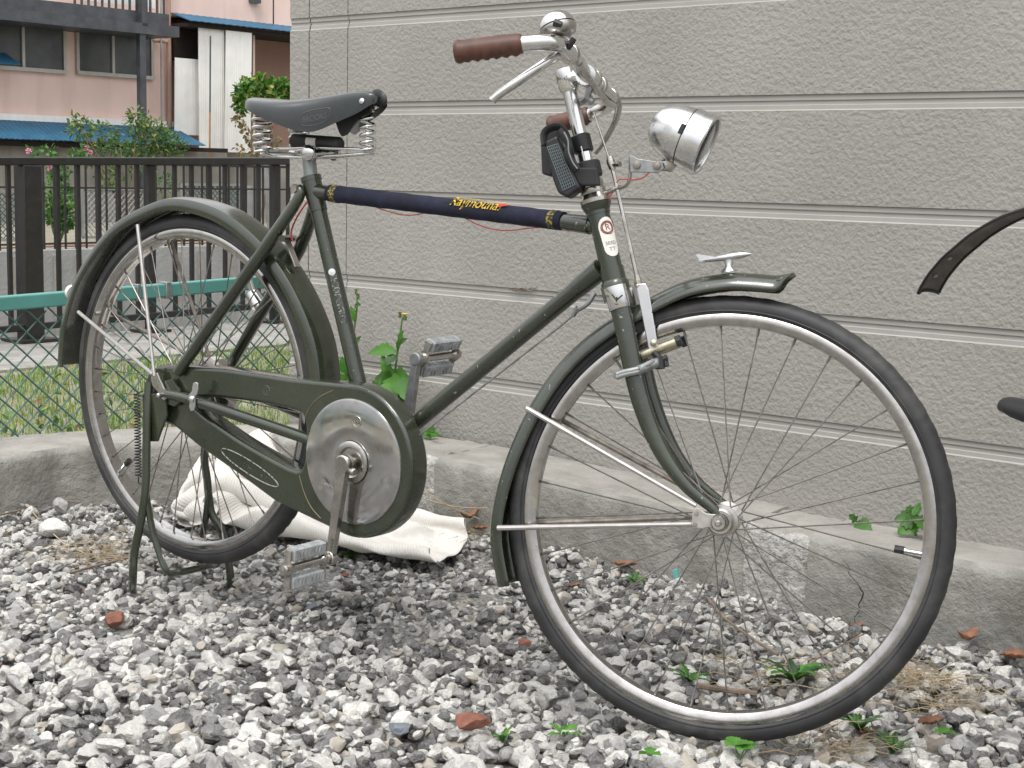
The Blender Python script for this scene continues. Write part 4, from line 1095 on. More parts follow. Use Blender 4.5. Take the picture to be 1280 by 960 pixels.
for sgn in (-1, 1):
    mb = MB()
    q = [aty(207, 492, -0.070), aty(240, 500, -0.070), aty(300, 520, -0.062), aty(383, 548, -0.044)]
    q = [np.array([p[0], sgn * abs(p[1]), p[2]]) for p in q] + [BBP + np.array([-0.01, sgn * 0.030, 0])]
    mb.tube(q, [0.0085, 0.0105, 0.0105, 0.0105, 0.010], 14, smooth=4)
    part('chain_stay', mb, OLIVE, bike)
    # fork end plate
    mb = MB(); c = HUBR + np.array([0, sgn * 0.066, 0])
    mb.prism([c + np.array([x, -0.003, z]) for x, z in [(-0.018, 0.012), (-0.004, 0.024), (0.016, 0.030), (0.034, 0.010), (0.040, -0.010), (0.02, -0.022), (-0.012, -0.018)]], (0, 0.006, 0))
    part('fork_end', mb, OLIVE, bike, smooth=0, bevel=0.001)
# stay joining strap and rear mudguard bridge
mb = MB(); mb.bar(aty(357, 296, 0.0), aty(372, 334, 0.0), 0.014, 0.004, up=(1, 0, 0.6)); part('mudguard_clip', mb, CHROMEW, bike, bevel=0.001)
mb = MB(); mb.tube([aty(352, 298, -0.045), aty(368, 298, 0.045)], 0.006, 10); part('stay_bridge', mb, OLIVE, bike)
# seat tube transfer
mb = MB()
e = (BBP - SL); e = e / np.linalg.norm(e)
nrm = np.array([0.62, -0.78, 0]); nrm = nrm - e * (nrm @ e); nrm /= np.linalg.norm(nrm)
cr = np.cross(e, nrm)
def text_mesh(body, size, shear=0.0, extrude=0.0, bevel=0.0, space=1.0):
    cu = bpy.data.curves.new('text', 'FONT'); cu.body = body; cu.size = size; cu.align_x = 'CENTER'; cu.align_y = 'CENTER'; cu.shear = shear; cu.extrude = extrude; cu.bevel_depth = bevel; cu.space_character = space
    cu.resolution_u = 4
    o = bpy.data.objects.new('text', cu); sc.collection.objects.link(o)
    bpy.context.view_layer.update()
    me = bpy.data.meshes.new_from_object(o.evaluated_get(bpy.context.evaluated_depsgraph_get()))
    v = np.array([q.co[:] for q in me.vertices]); f = [list(p.vertices) for p in me.polygons]
    bpy.data.objects.remove(o); bpy.data.curves.remove(cu); bpy.data.meshes.remove(me)
    return v, f
def wrap_text(mb, body, size, p0, axis, face, rad, lift=0.0006, **kw):
    """lettering bent round a tube: runs along axis, centred facing 'face'"""
    v, f = text_mesh(body, size, **kw)
    axis = axis / np.linalg.norm(axis); face = face - axis * (face @ axis); face = face / np.linalg.norm(face); side = np.cross(face, axis)
    th = v[:, 1] / rad
    P = p0 + np.outer(v[:, 0], axis) + (rad + lift + v[:, 2])[:, None] * (np.cos(th)[:, None] * face + np.sin(th)[:, None] * side)
    mb.add(P, f)
pS = aty(432, 372)
wrap_text(mb, 'SEED&LIGHT', 0.0155, SL + e * ((pS - SL) @ e), -e if False else e, nrm, 0.0144, space=1.05)
part('tube_lettering', mb, mat('silver_transfer', (0.30, 0.29, 0.27), 0.6, chips=(220, (0.03, 0.035, 0.028), 0.47)), bike, smooth=0)
mb = MB(); P = aty(423, 339); P = SL + e * ((P - SL) @ e) + nrm * 0.0142
mb.lathe([(0.0062, 0), (0.0062, 0.0016), (0.0, 0.002)], P, nrm, 16); part('tube_dot', mb, ALU, bike)
for _ in range(1):
    mb = MB(); P = SL + e * 0.02
# head badge
hf = np.array([0.88, -0.47, 0]); hf = hf - hx * (hf @ hx); hf /= np.linalg.norm(hf); hsd = np.cross(hx, hf)
def on_head(u, v_, lift):                  # u across, v along the head tube
    th = u / 0.0173
    return HB + hx * v_ + (0.0173 + lift) * (hf * math.cos(th) + hsd * math.sin(th))
L_h = np.linalg.norm(HT - HB)
vc = L_h * 0.54
mb = MB()
outl = []
for k in range(48):
    a = 2 * PI * k / 48
    if math.sin(a) >= 0: u, v_ = 0.0135 * math.cos(a), 0.0145 + 0.0165 * math.sin(a)
    else: u, v_ = 0.0120 * math.cos(a), -0.017 + 0.0135 * math.sin(a)
    outl.append((u, v_))
V = [on_head(0, vc - 0.001, 0.0008)] + [on_head(u * 0.5, vc + v_ * 0.5, 0.0008) for u, v_ in outl] + [on_head(u, vc + v_, 0.0008) for u, v_ in outl] + [on_head(u, vc + v_, 0.0) for u, v_ in outl]
F = [[0, 1 + k, 1 + (k + 1) % 48] for k in range(48)]
for l in (0, 1):
    b = 1 + l * 48
    F += [[b + k, b + (k + 1) % 48, b + 48 + (k + 1) % 48, b + 48 + k] for k in range(48)]
mb.add(V, F); badge = part('head_badge', mb, WHITEP, bike, smooth=60)
mb = MB()
for (rr, th_) in ((0.0098, 0.0009), (0.0078, 0.0007)):
    mb.tube([on_head(rr * math.cos(a), vc + 0.0145 + rr * math.sin(a), 0.001) for a in np.linspace(0, 2 * PI, 33)[:-1]], th_, 5, closed=True)
part('badge_ring', mb, REDINK, badge)
def head_text(body, size, v_, m):
    v, f = text_mesh(body, size); mb = MB(); mb.add([on_head(q[0], vc + v_ + q[1], 0.0013) for q in v], f); part('badge_lettering', mb, m, badge, smooth=0)
head_text('R', 0.0135, 0.0145, REDINK); head_text('SEED', 0.0078, -0.010, GREYINK); head_text('TT', 0.0085, -0.0195, GREYINK)

# ---- velvet cover on the top tube
mb = MB(); cA, cB = aty(413, 241.5), aty(705, 276.5)
n_ = 30; pts = [cA + (cB - cA) * t_ for t_ in np.linspace(0, 1, n_)]
mb.tube(pts, [0.0150 + 0.0004 * math.sin(k * 2.1) for k in range(n_)], 20); cover = part('top_tube_cover', mb, VELVET, bike, smooth=50)
tx = (cB - cA) / np.linalg.norm(cB - cA); tf = np.array([-0.1, -0.62, 0.78])
mb = MB(); wrap_text(mb, 'Raymounal', 0.0235, aty(599, 261.5), tx, np.array([0, -0.80, 0.6]), 0.0152, shear=0.35, extrude=0.0004, space=0.98)
part('cover_lettering', mb, YELLOW, cover, smooth=0)
mb = MB()
def on_cover(x, th, lift):
    f_ = np.array([0, -0.8, 0.6]); f_ = f_ - tx * (f_ @ tx); f_ /= np.linalg.norm(f_); sd2 = np.cross(f_, tx)
    return aty(599, 261.5) + tx * x + (0.0152 + lift) * (f_ * math.cos(th) + sd2 * math.sin(th))
mb.grid(np.array([on_cover(-0.045 + 0.10 * i / 11, 0.66 + (0.09 if j else -0.04) * 1.0, 0.0007) for i in range(12) for j in range(2)]), 12, 2)
part('gold_line', mb, YELLOW, cover)
mb = MB(); mb.grid(np.array([on_cover(0.046 + 0.022 * i / 5, 0.10 + (j - 0.5) * 0.55 * (1 - i / 5.2) + i * 0.04, 0.0009) for i in range(6) for j in (0, 1)]), 6, 2); part('red_tip', mb, REDTH, cover)
for (p0, p1) in (((417, 242), (424, 243)), ((689, 274.2), (697, 275.2))):
    mb = MB(); mb.tube([aty(*p0), aty(*p1)], 0.0156, 20); part('gold_band', mb, GOLDTH, cover)
mb = MB()
mb.tube([aty(*q, -0.004) for q in [(462, 256), (478, 262), (500, 268), (516, 269), (532, 266), (548, 262)]], 0.0009, 5, smooth=4)
mb.tube([aty(*q, -0.004) for q in [(580, 272), (598, 281), (618, 287), (640, 288), (665, 285), (690, 285), (712, 289)]], 0.0009, 5, smooth=4)
mb.tube([aty(*q, -0.02) for q in [(384, 252), (371, 272), (364, 290), (366, 302)]], 0.0016, 6, smooth=4)
part('red_wire', mb, REDW, bike)

# ---- chain case
def flat_shape(name, loops, y0, y1, bev, m, parent, smooth=40):
    cu = bpy.data.curves.new('c', 'CURVE'); cu.dimensions = '2D'; cu.fill_mode = 'BOTH'; cu.extrude = max((y1 - y0) / 2 - bev, 0); cu.bevel_depth = bev; cu.bevel_resolution = 3; cu.offset = -bev
    for lp in loops:
        sp = cu.splines.new('POLY'); sp.points.add(len(lp) - 1); sp.use_cyclic_u = True
        for k, (x, z) in enumerate(lp): sp.points[k].co = (x, z, 0, 1)
    o = bpy.data.objects.new('c', cu); sc.collection.objects.link(o); bpy.context.view_layer.update()
    me = bpy.data.meshes.new_from_object(o.evaluated_get(bpy.context.evaluated_depsgraph_get()))
    v = np.array([q.co[:] for q in me.vertices]); f = [list(p.vertices) for p in me.polygons]
    bpy.data.objects.remove(o); bpy.data.curves.remove(cu); bpy.data.meshes.remove(me)
    mb = MB(); mb.add(np.stack([v[:, 0], (y0 + y1) / 2 - v[:, 2], v[:, 1]], 1), f)
    return part(name, mb, m, parent, smooth=smooth)
def xz(L, Y): return [tuple(aty(x, y, Y)[[0, 2]]) for x, y in L]
def smooth2(L, k=3, closed=True):
    return [tuple(p[:2]) for p in spline([np.array([a, b, 0.0]) for a, b in L], k, None, closed)]
YC = -0.058
up_ = xz([(186, 464), (197, 457), (222, 457), (278, 460.5), (363, 473), (418, 484)], YC)
lo_ = xz([(407, 646), (343, 627), (297, 593), (247, 558), (217, 533), (200, 527), (182, 510), (179, 480)], YC)
RC = 0.133
arc = [(BBP[0] + RC * math.sin(a), BBP[2] + RC * math.cos(a)) for a in np.linspace(R(-3), R(196), 40)]
outer = up_[:-1] + arc + lo_[1:]
hole = smooth2(xz([(240, 503), (262, 497), (320, 503), (366, 513), (379, 522), (382, 545), (379, 578), (370, 588), (340, 574), (300, 551), (268, 529), (252, 518)], YC), 3)
case = flat_shape('chain_case', [outer, hole], YC, -0.016, 0.007, OLIVE, bike)
# raised flange lines and transfers on the case
mb = MB()
inner = [(BBP[0] + (RC - 0.0045) * math.sin(a), YC + 0.0012, BBP[2] + (RC - 0.0045) * math.cos(a)) for a in np.linspace(R(-5), R(192), 40)]
mb.tube(inner, 0.0011, 5)
part('case_seam', mb, OLIVEWORN, case)
mb = MB()
mb.tube([aty(x, y, YC - 0.0004) for x, y in [(416, 488), (400, 496), (388, 508), (381, 522)]], 0.0007, 4, smooth=4)
mb.tube([aty(x, y, YC - 0.0004) for x, y in [(374, 594), (380, 615), (389, 634), (401, 648)]], 0.0007, 4, smooth=4)
part('gold_pinstripe', mb, mat('gold_line', (0.22, 0.18, 0.09), 0.5), case)
mb = MB(); c_e = (aty(277, 562, YC) + aty(348, 607, YC)) / 2; d_e = (aty(348, 607, YC) - aty(277, 562, YC)); l_e = np.linalg.norm(d_e) / 2; d_e = d_e / np.linalg.norm(d_e); n_e = np.cross(d_e, Y1)
ell = lambda a, k=1.0: c_e + d_e * l_e * k * math.cos(a) + n_e * 0.0125 * k * math.sin(a) + np.array([0, -0.0006, 0])
mb.tube([ell(a) for a in np.linspace(0, 2 * PI, 41)[:-1]], 0.0011, 5, closed=True); part('oval_transfer', mb, mat('worn_silver_line', (0.30, 0.30, 0.28), 0.5, chips=(200, (0.05, 0.05, 0.045), 0.55)), case)
mb = MB(); v, f = text_mesh('CHERRY', 0.013, space=1.5); mb.add([c_e + d_e * (q[0] + 0.016) + n_e * -q[1] * 0.8 + np.array([0, -0.0006, 0]) for q in v], f); part('oval_lettering', mb, mat('faded_silver', (0.14, 0.14, 0.13), 0.6, chips=(260, (0.04, 0.045, 0.04), 0.46)), case, smooth=0)
def emblem(px, py, Y, r, m, parent):
    c = aty(px, py, Y); mb = MB(); mb.tube([c + np.array([r * math.cos(a), 0, r * math.sin(a)]) for a in np.linspace(0, 2 * PI, 25)[:-1]], 0.0007, 5, closed=True)
    v, f = text_mesh('G', r * 1.7); mb.add([c + np.array([q[0], -0.0006, q[1]]) for q in v], f)
    mb.bar(c + np.array([0, -0.0005, -0.001]), c + np.array([r * 0.9, -0.0005, 0.001]), 0.001, 0.0012)
    part('round_emblem', mb, m, parent, smooth=0)
emblem(333, 488, YC, 0.0085, mat('embossed_olive', (0.085, 0.095, 0.085), 0.4), case)
# rear part of the case, case clip
mb = MB()
mb.prism([aty(x, y, -0.083) for x, y in [(241, 479), (244, 477.5), (247, 479), (247.5, 486), (246, 492), (243, 496), (244, 506), (242, 513), (238, 514), (236, 508), (237, 503), (235, 499), (236, 493), (239.5, 489)]], (0, 0.003, 0))
mb.lathe([(0.0065, 0), (0.006, 0.003), (0.003, 0.005), (0, 0.005)], aty(240, 499, -0.083), -Y1, 14)
part('case_clip', mb, ALU, bike, bevel=0.0008)
# disc
mb = MB()
mb.lathe([(0.036, 0.0), (0.0375, 0.0028), (0.040, 0.0030), (0.105, 0.0034), (0.1085, 0.0022), (0.1092, 0.0)], BBP + np.array([0, YC, 0]), -Y1, 96)
disc = part('chain_disc', mb, DISCM, bike, smooth=50)
emblem(446, 527, YC - 0.0038, 0.0090, CHROMEW, disc)
mb = MB(); mb.lathe([(0.0235, 0.001), (0.0265, 0.0052), (0.0335, 0.0052), (0.0365, 0.0032), (0.0365, 0.0)], BBP + np.array([0, YC - 0.003, 0]), -Y1, 48); part('disc_collar', mb, CHROMEW, bike, smooth=50)
mb = MB(); mb.lathe([(0.026, 0), (0.0, 0.0)], BBP + np.array([0, YC - 0.0005, 0]), -Y1, 32); part('case_recess', mb, DARKIN, bike)
# ---- cranks and pedals
crx = 0.1642; cdir = np.array([-math.sin(crx), 0, -math.cos(crx)])
def crank(sgn, y_in, y_out):
    mb = MB(); s_ = sgn; dr = cdir * (1 if s_ < 0 else -1)
    hub = BBP + np.array([0, s_ * y_out, 0]); end = BBP + dr * 0.174 + np.array([0, s_ * (y_out + 0.002), 0])
    side = np.cross(dr, Y1)
    mb.lathe([(0.0085, -0.046), (0.0085, 0.0)], hub, Y1 * s_, 16)
    mb.lathe([(0.0145, -0.010), (0.0155, -0.008), (0.0155, 0.006), (0.0140, 0.008), (0.0, 0.008)], hub, Y1 * s_, 20)
    V = []; N_ = 12
    for k in range(N_):
        t_ = k / (N_ - 1); wd = 0.0105 * (1 - t_) + 0.0072 * t_; th_ = 0.0070 * (1 - t_) + 0.0058 * t_
        if t_ > 0.93: wd = 0.0105
        c = hub * (1 - t_) + end * t_
        for (a, b) in ((-1, -1), (1, -1), (1, 1), (-1, 1)): V.append(c + side * wd * a + Y1 * th_ * b)
    F = [[i * 4 + j, i * 4 + (j + 1) % 4, (i + 1) * 4 + (j + 1) % 4, (i + 1) * 4 + j] for i in range(N_ - 1) for j in range(4)] + [[0, 1, 2, 3], [(N_ - 1) * 4 + j for j in (3, 2, 1, 0)]]
    mb.add(V, F)
    mb.lathe([(0.0110, -0.007), (0.0125, -0.005), (0.0125, 0.006), (0.0110, 0.008), (0.0, 0.008)], BBP + dr * 0.1705 + np.array([0, s_ * (y_out + 0.002), 0]), Y1 * s_, 18)
    # cotter pin
    mb.tube([hub + side * 0.022 + dr * 0.008, hub - side * 0.018 + dr * 0.008], 0.0042, 8); mb.tube([hub + side * 0.026 + dr * 0.008, hub + side * 0.020 + dr * 0.008], 0.0065, 8)
    part('crank', mb, ZINC if s_ > 0 else CHROMEW, bike, smooth=35, bevel=0.0012)
    return BBP + dr * 0.1705 + np.array([0, s_ * (y_out + 0.010), 0])
e1 = crank(-1, 0.06, 0.0803); e2 = crank(1, 0.05, 0.0720)
def pedal(e_, sgn, tilt):
    ped = None
    mb = MB(); Lp = 0.098
    mb.lathe([(0.0075, 0.0), (0.0095, 0.003), (0.0098, 0.016), (0.0072, 0.022), (0.0070, Lp - 0.012), (0.0105, Lp - 0.008), (0.0110, Lp + 0.004), (0.0085, Lp + 0.010), (0.0, Lp + 0.012)], e_, Y1 * sgn, 20)
    ped = part('pedal', mb, [CHROMEW, RUSTY], bike, smooth=40)
    dv = np.array([math.sin(tilt), 0, math.cos(tilt)]); pv = np.array([math.cos(tilt), 0, -math.sin(tilt)])
    for yk in (0.009, Lp - 0.004):
        mb = MB(); c = e_ + Y1 * sgn * yk; V = []
        outl = [(-0.033, -0.0075), (-0.033, 0.0075), (-0.014, 0.0055), (-0.007, 0.0095), (0.007, 0.0095), (0.014, 0.0055), (0.033, 0.0075), (0.033, -0.0075), (0.014, -0.0055), (0.007, -0.0095), (-0.007, -0.0095), (-0.014, -0.0055)]
        mb.prism([c + dv * a + pv * b for a, b in outl], Y1 * sgn * 0.0035)
        part('pedal_plate', mb, RUSTY if yk > 0.05 else CHROMEW, ped, smooth=0, bevel=0.0008)
    for s2 in (-1, 1):
        mb = MB(); c = e_ + dv * s2 * 0.0245; V = []
        prof_ = [(-0.0105, -0.008), (-0.0085, -0.0105), (0.0085, -0.0105), (0.0105, -0.008), (0.0105, 0.008), (0.0085, 0.0105), (-0.0085, 0.0105), (-0.0105, 0.008)]
        ys_ = [0.0145, 0.017] + list(np.linspace(0.022, Lp - 0.012, 15)) + [Lp - 0.0075, Lp - 0.0065]
        for k, y in enumerate(ys_):
            sc_ = 0.86 if k in (0, len(ys_) - 1) else 1.0
            rib = 1.0 if k % 2 else 0.955
            for a, b in prof_: V.append(c + Y1 * sgn * y + dv * a * sc_ * (1.0 if s2 else 1) * rib + pv * b * sc_ * rib)
        n = 8; F = [[i * n + k, i * n + (k + 1) % n, (i + 1) * n + (k + 1) % n, (i + 1) * n + k] for i in range(len(ys_) - 1) for k in range(n)] + [list(range(n))[::-1], [(len(ys_) - 1) * n + k for k in range(n)]]
        mb.add(V, F); pr = part('pedal_rubber', mb, PEDALR, ped, smooth=30)
        # raised zigzag tread on the faces
        mb = MB()
        for fs in (-1, 1):
            for seg in (0.026, 0.060):
                zz = [c + Y1 * sgn * (seg + 0.0042 * k) + dv * (0.006 if k % 2 else -0.006) + pv * fs * 0.0108 for k in range(6)]
                mb.tube(zz, 0.0011, 4)
                zz = [c + Y1 * sgn * (seg + 0.0042 * k) + pv * (0.006 if k % 2 else -0.006) + dv * fs * 0.0108 for k in range(6)]
                mb.tube(zz, 0.0011, 4)
        part('tread_zigzag', mb, PEDALR, pr, smooth=0)
pedal(e1, -1, R(4))
pedal(e2, 1, R(22))

# ---- rear stand
stand = None
mb = MB()
zf = float(gh(-0.06, -0.1)) - 0.004
near = [aty(186, 478, -0.070), aty(184, 515, -0.078), aty(183, 560, -0.084), aty(182, 610, -0.090)]
near += [aty(176, 652, -0.096), aty(168, 690, -0.100), aty(166, 722, -0.102)]
pf = atz(165, 738, zf); near.append(np.array([pf[0], pf[1], zf - 0.006]))
far = [HUBR + np.array([-0.012, 0.070, 0.0]), aty(256, 560, 0.086), aty(259, 600, 0.090), aty(264, 640, 0.094), aty(277, 664, 0.097)]
pf = aty(287, 712, 0.100); far.append(pf); far.append(np.array([pf[0] + 0.002, pf[1], float(gh(pf[0], 0.1)) - 0.012]))
mb.tube(near, 0.0092, 12, smooth=4, flat=0.75, up=(1, 0, 0)); mb.tube(far, 0.0092, 12, smooth=4, flat=0.75, up=(1, 0, 0))
stand = part('stand', mb, OLIVE, bike, smooth=50)
mb = MB()
br = [aty(182, 614, -0.088), aty(190, 660, -0.086), aty(201, 697, -0.085), aty(209, 714, -0.082), aty(222, 716, -0.06), aty(257, 708, 0.02), aty(272, 703, 0.072)]
br += [aty(254, 676, 0.080), aty(257, 650, 0.086), aty(261, 612, 0.090)]
mb.tube(br, 0.0066, 10, smooth=4); part('stand_brace', mb, OLIVE, bike)
mb = MB(); t0 = aty(171, 492, -0.080); t1 = aty(173, 596, -0.088); turns = 28
ax_ = (t1 - t0); Ln = np.linalg.norm(ax_); ax_ = ax_ / Ln; uu = np.cross(ax_, Y1); uu /= np.linalg.norm(uu); vv = np.cross(ax_, uu)
pts = [t0 + ax_ * Ln * k / (turns * 10) + 0.0058 * (uu * math.cos(2 * PI * k / 10) + vv * math.sin(2 * PI * k / 10)) for k in range(turns * 10 + 1)]
mb.tube(pts, 0.0012, 5); mb.tube([t1, t1 + ax_ * 0.012, aty(180, 606, -0.09)], 0.0014, 5); mb.tube([t0, aty(178, 489, -0.078)], 0.0014, 5); part('stand_spring', mb, BLACKRUB, bike)
mb = MB(); mb.prism([aty(x, y, -0.074) for x, y in [(178, 492), (206, 492), (208, 520), (200, 540), (196, 552), (186, 552), (178, 535)]], (0, 0.006, 0)); 
br_ = part('stand_bracket', mb, OLIVE, bike, smooth=0, bevel=0.0015)
mb = MB()
for (x, y) in ((183, 515), (183, 528)): mb.lathe([(0.0042, 0), (0.0042, 0.001), (0, 0.001)], aty(x, y, -0.0745), -Y1, 10)
part('bracket_hole', mb, DARKIN, br_)
# rear axle nut, mudguard-stay eyes
mb = MB(); c = np.array([HUBR[0], -0.062, HUBR[2] - 0.001])
mb.lathe([(0.0048, 0), (0.0048, 0.028), (0.003, 0.030), (0, 0.030)], c, -Y1, 12); mb.lathe([(0.0105, 0.004), (0.0105, 0.014)], c, -Y1, 6); mb.lathe([(0.013, 0.001), (0.013, 0.0035)], c, -Y1, 20)
part('axle_nut', mb, CHROMEW, bike)
mb = MB(); mb.lathe([(0.0048, 0.12), (0.0048, 0.155)], c, Y1, 12); mb.lathe([(0.0105, 0.13), (0.0105, 0.145)], c, Y1, 6)
part('axle_nut', mb, CHROMEW, bike)
mb = MB(); mb.prism([aty(x, y, -0.075) for x, y in [(188, 472), (191, 466), (196, 466), (199, 473), (204, 484), (207, 490), (203, 496), (197, 490), (190, 482)]], (0, 0.004, 0)); part('stay_plate', mb, CHROMEW, bike, smooth=0, bevel=0.001)

# ---- mudguards: pressed channels
def mudguard(cls, crest, hw, depth, name, tip=0, lam=True):
    C_ = spline([np.array([x, 0.0, z]) for x, z in crest], 6); C_ = np.array(C_)
    T = np.gradient(C_, axis=0); T /= np.linalg.norm(T, axis=1)[:, None]
    Nn = np.stack([-T[:, 2], 0 * T[:, 0], T[:, 0]], 1)               # outward
    if (Nn[len(Nn) // 2] @ np.array([0, 0, 1])) < 0: Nn = -Nn
    m = len(C_); V = []
    prof_ = [(-1.0, -1.0), (-0.94, -0.55), (-0.86, -0.22), (-0.80, -0.13), (-0.55, -0.05), (-0.28, -0.012), (0.0, 0.0), (0.28, -0.012), (0.55, -0.05), (0.80, -0.13), (0.86, -0.22), (0.94, -0.55), (1.0, -1.0)]
    if tip: prof_ = [(math.sin(PI / 2 * k / 7), -(1 - math.cos(PI / 2 * k / 7))) for k in range(-7, 8)]
    npf = len(prof_)
    for i in range(m):
        kd = min(1.0, 0.12 + (i / tip) ** 1.5) if tip else 1.0
        for (t_, d) in prof_: V.append(C_[i] + Y1 * hw * t_ + Nn[i] * (depth * d * kd))
    mb = cls(); mb.grid(np.array(V), m, npf)
    o = part(name, mb, [OLIVEWORN if lam else OLIVE], bike, smooth=28)
    so = o.modifiers.new('thickness', 'SOLIDIFY'); so.thickness = 0.0016; so.offset = -1
    return o
fcrest = [(1.212, 0.6925), (1.198, 0.6890), (1.184, 0.6868), (1.150, 0.6875), (1.110, 0.6850), (1.050, 0.6695), (0.985, 0.633), (0.920, 0.588), (0.862, 0.526), (0.815, 0.440), (0.785, 0.345), (0.776, 0.260), (0.795, 0.178)]
fm = mudguard(SB, fcrest, 0.030, 0.026, 'front_mudguard', tip=12)
rcrest = [(-0.383, 0.415), (-0.381, 0.440), (-0.368, 0.508), (-0.316, 0.607), (-0.215, 0.702), (-0.100, 0.752), (-0.010, 0.766), (0.104, 0.747), (0.205, 0.695), (0.285, 0.620), (0.340, 0.530), (0.358, 0.440), (0.352, 0.370)]
rm = mudguard(MB, rcrest, 0.033, 0.026, 'rear_mudguard', lam=False)
# rear reflector at the tail
mb = MB(); P = aty(97, 367, 0.0); mb.lathe([(0.014, 0), (0.014, 0.008), (0.010, 0.012), (0, 0.013)], np.array([-0.375, 0.01, P[2]]), (-1, 0, 0.25), 16); part('tail_reflector', mb, REFLW, rm)
# stays
def stay(cls, pts, r, m=STAYM):
    mb = cls(); mb.tube(pts, r, 8); part('mudguard_stay', mb, m, bike)
fy = 0.033
stay(SB, [ats(658, 510, -fy), ats(870, 632, -0.056)], [0.0042, 0.0036]); stay(SB, [ats(622, 660, -fy), ats(866, 655, -0.056)], [0.0042, 0.0036])
for (a_, b_) in (((658, 510), (870, 632)), ((622, 660), (866, 655))):
    p, q = ats(*a_, -fy), ats(*b_, -0.056); p[1] = fy; q[1] = 0.056; stay(SB, [p, q], [0.0042, 0.0036], RUSTY)
ry = 0.034
for sgn in (-1, 1):
    p, q = aty(172, 281, -ry), aty(193, 470, -0.074); p2, q2 = aty(98, 390, -ry), aty(191, 468, -0.074)
    for (a_, b_) in ((p, q), (p2, q2)):
        a_ = a_.copy(); b_ = b_.copy()
        if sgn > 0: a_[1] = ry; b_[1] = 0.074
        stay(MB, [a_, b_], [0.0038, 0.0034], STAYM if sgn < 0 else RUSTY)
mb = SB(); mb.prism([ats(x, y, -0.060) for x, y in [(865, 650), (865, 642), (868, 636), (873, 635), (878, 639), (884, 642), (895, 643), (905, 646), (908, 655), (904, 664), (895, 664), (886, 659), (878, 661), (870, 660), (863, 656)]], (0, 0.003, 0))
pl = part('stay_plate', mb, STAYM, bike, smooth=0, bevel=0.001)
mb = SB()
for (x, y) in ((870.5, 642), (869, 656)): mb.lathe([(0.0034, 0), (0.0030, 0.002), (0, 0.0022)], ats(x, y, -0.060), -Y1, 10)
part('stay_screw', mb, RUSTY, pl)
mb = SB(); c = HUBF + np.array([0, -0.040, 0])
mb.lathe([(0.019, 0.0), (0.020, 0.003), (0.020, 0.010), (0.017, 0.013)], c, -Y1, 28); mb.lathe([(0.0125, 0.018), (0.013, 0.021), (0.012, 0.026), (0.0095, 0.029), (0.0, 0.029)], c, -Y1, 24); mb.lathe([(0.0048, 0.026), (0.0048, 0.034), (0.003, 0.036), (0, 0.036)], c, -Y1, 12)
part('axle_nut', mb, CHROMEW, bike)
mb = SB(); mb.lathe([(0.019, 0.08), (0.019, 0.095)], c, Y1, 28); mb.lathe([(0.012, 0.095), (0.012, 0.112)], c, Y1, 6)
part('axle_nut', mb, CHROMEW, bike)
# mascot on the front mudguard: a little aeroplane
mb = SB()
nose, tail = ats(940, 317.5, 0), ats(875, 327.5, 0); da = (nose - tail); Lm = np.linalg.norm(da); da = da / Lm; ua = np.cross(da, Y1) * -1
if ua[2] < 0: ua = -ua
V = []
for (t_, hh, ww) in [(0, .0006, .001), (.12, .002, .003), (.35, .0045, .005), (.6, .0058, .0060), (.8, .0050, .0050), (.92, .003, .003), (1.0, .0005, .0005)]:
    for k in range(12): a = 2 * PI * k / 12; V.append(tail + da * Lm * t_ + ua * (hh * math.sin(a) + hh * 0.2) + Y1 * ww * math.cos(a))
mb.grid(np.array(V), 7, 12, wrap=True)
for sgn in (-1, 1): mb.prism([tail + da * Lm * 0.72 + Y1 * sgn * 0.003, tail + da * Lm * 0.10 + Y1 * sgn * 0.024, tail + da * Lm * 0.02 + Y1 * sgn * 0.024, tail + da * Lm * 0.12 + Y1 * sgn * 0.003], ua * 0.0018)
mb.prism([tail + da * Lm * 0.02 - Y1 * 0.001, tail + ua * 0.012 - da * 0.005 - Y1 * 0.001, tail + ua * 0.012 - da * 0.001 - Y1 * 0.001, tail + da * Lm * 0.36 + ua * 0.003 - Y1 * 0.001], Y1 * 0.002)
st = ats(911, 327, 0); fo = ats(911, 338, 0)
mb.tube([fo - ua * 0.002, fo + ua * 0.001, fo * 0.6 + st * 0.4, st + ua * 0.004], [0.0135, 0.0105, 0.0052, 0.0075], 14, flat=0.55, up=da)
part('aeroplane_mascot', mb, ALU, fm, smooth=40)

# ---- fork
mb = SB()
fk = [(772, 372), (779, 400), (785, 430), (793, 470), (802, 505), (817, 545), (836, 580), (862, 612), (893, 638)]
for sgn in (-1, 1):
    q = []
    for k, (x, y) in enumerate(fk):
        p = ats(x, y, -(0.038 + 0.012 * k / 8)); p[1] = sgn * abs(p[1]); q.append(p)
    q.append(np.array([HUBF[0] - 0.006, sgn * 0.050, HUBF[2] + 0.003]))
    mb.tube(q, [0.0158, 0.0155, 0.0152, 0.0148, 0.0142, 0.0130, 0.0112, 0.0092, 0.0075, 0.0072], 16, smooth=3, flat=0.68, up=(1, 0, 0.3))
fcr = HB - hx * 0.012
mb.box(HB - hx * 0.020, (0.032, 0.078, 0.024), (np.cross(Y1, hx), Y1, hx))
mb.tube([HB - hx * 0.034, HB], 0.0175, 18)
fork = part('fork', mb, OLIVEWORN, bike, smooth=40)
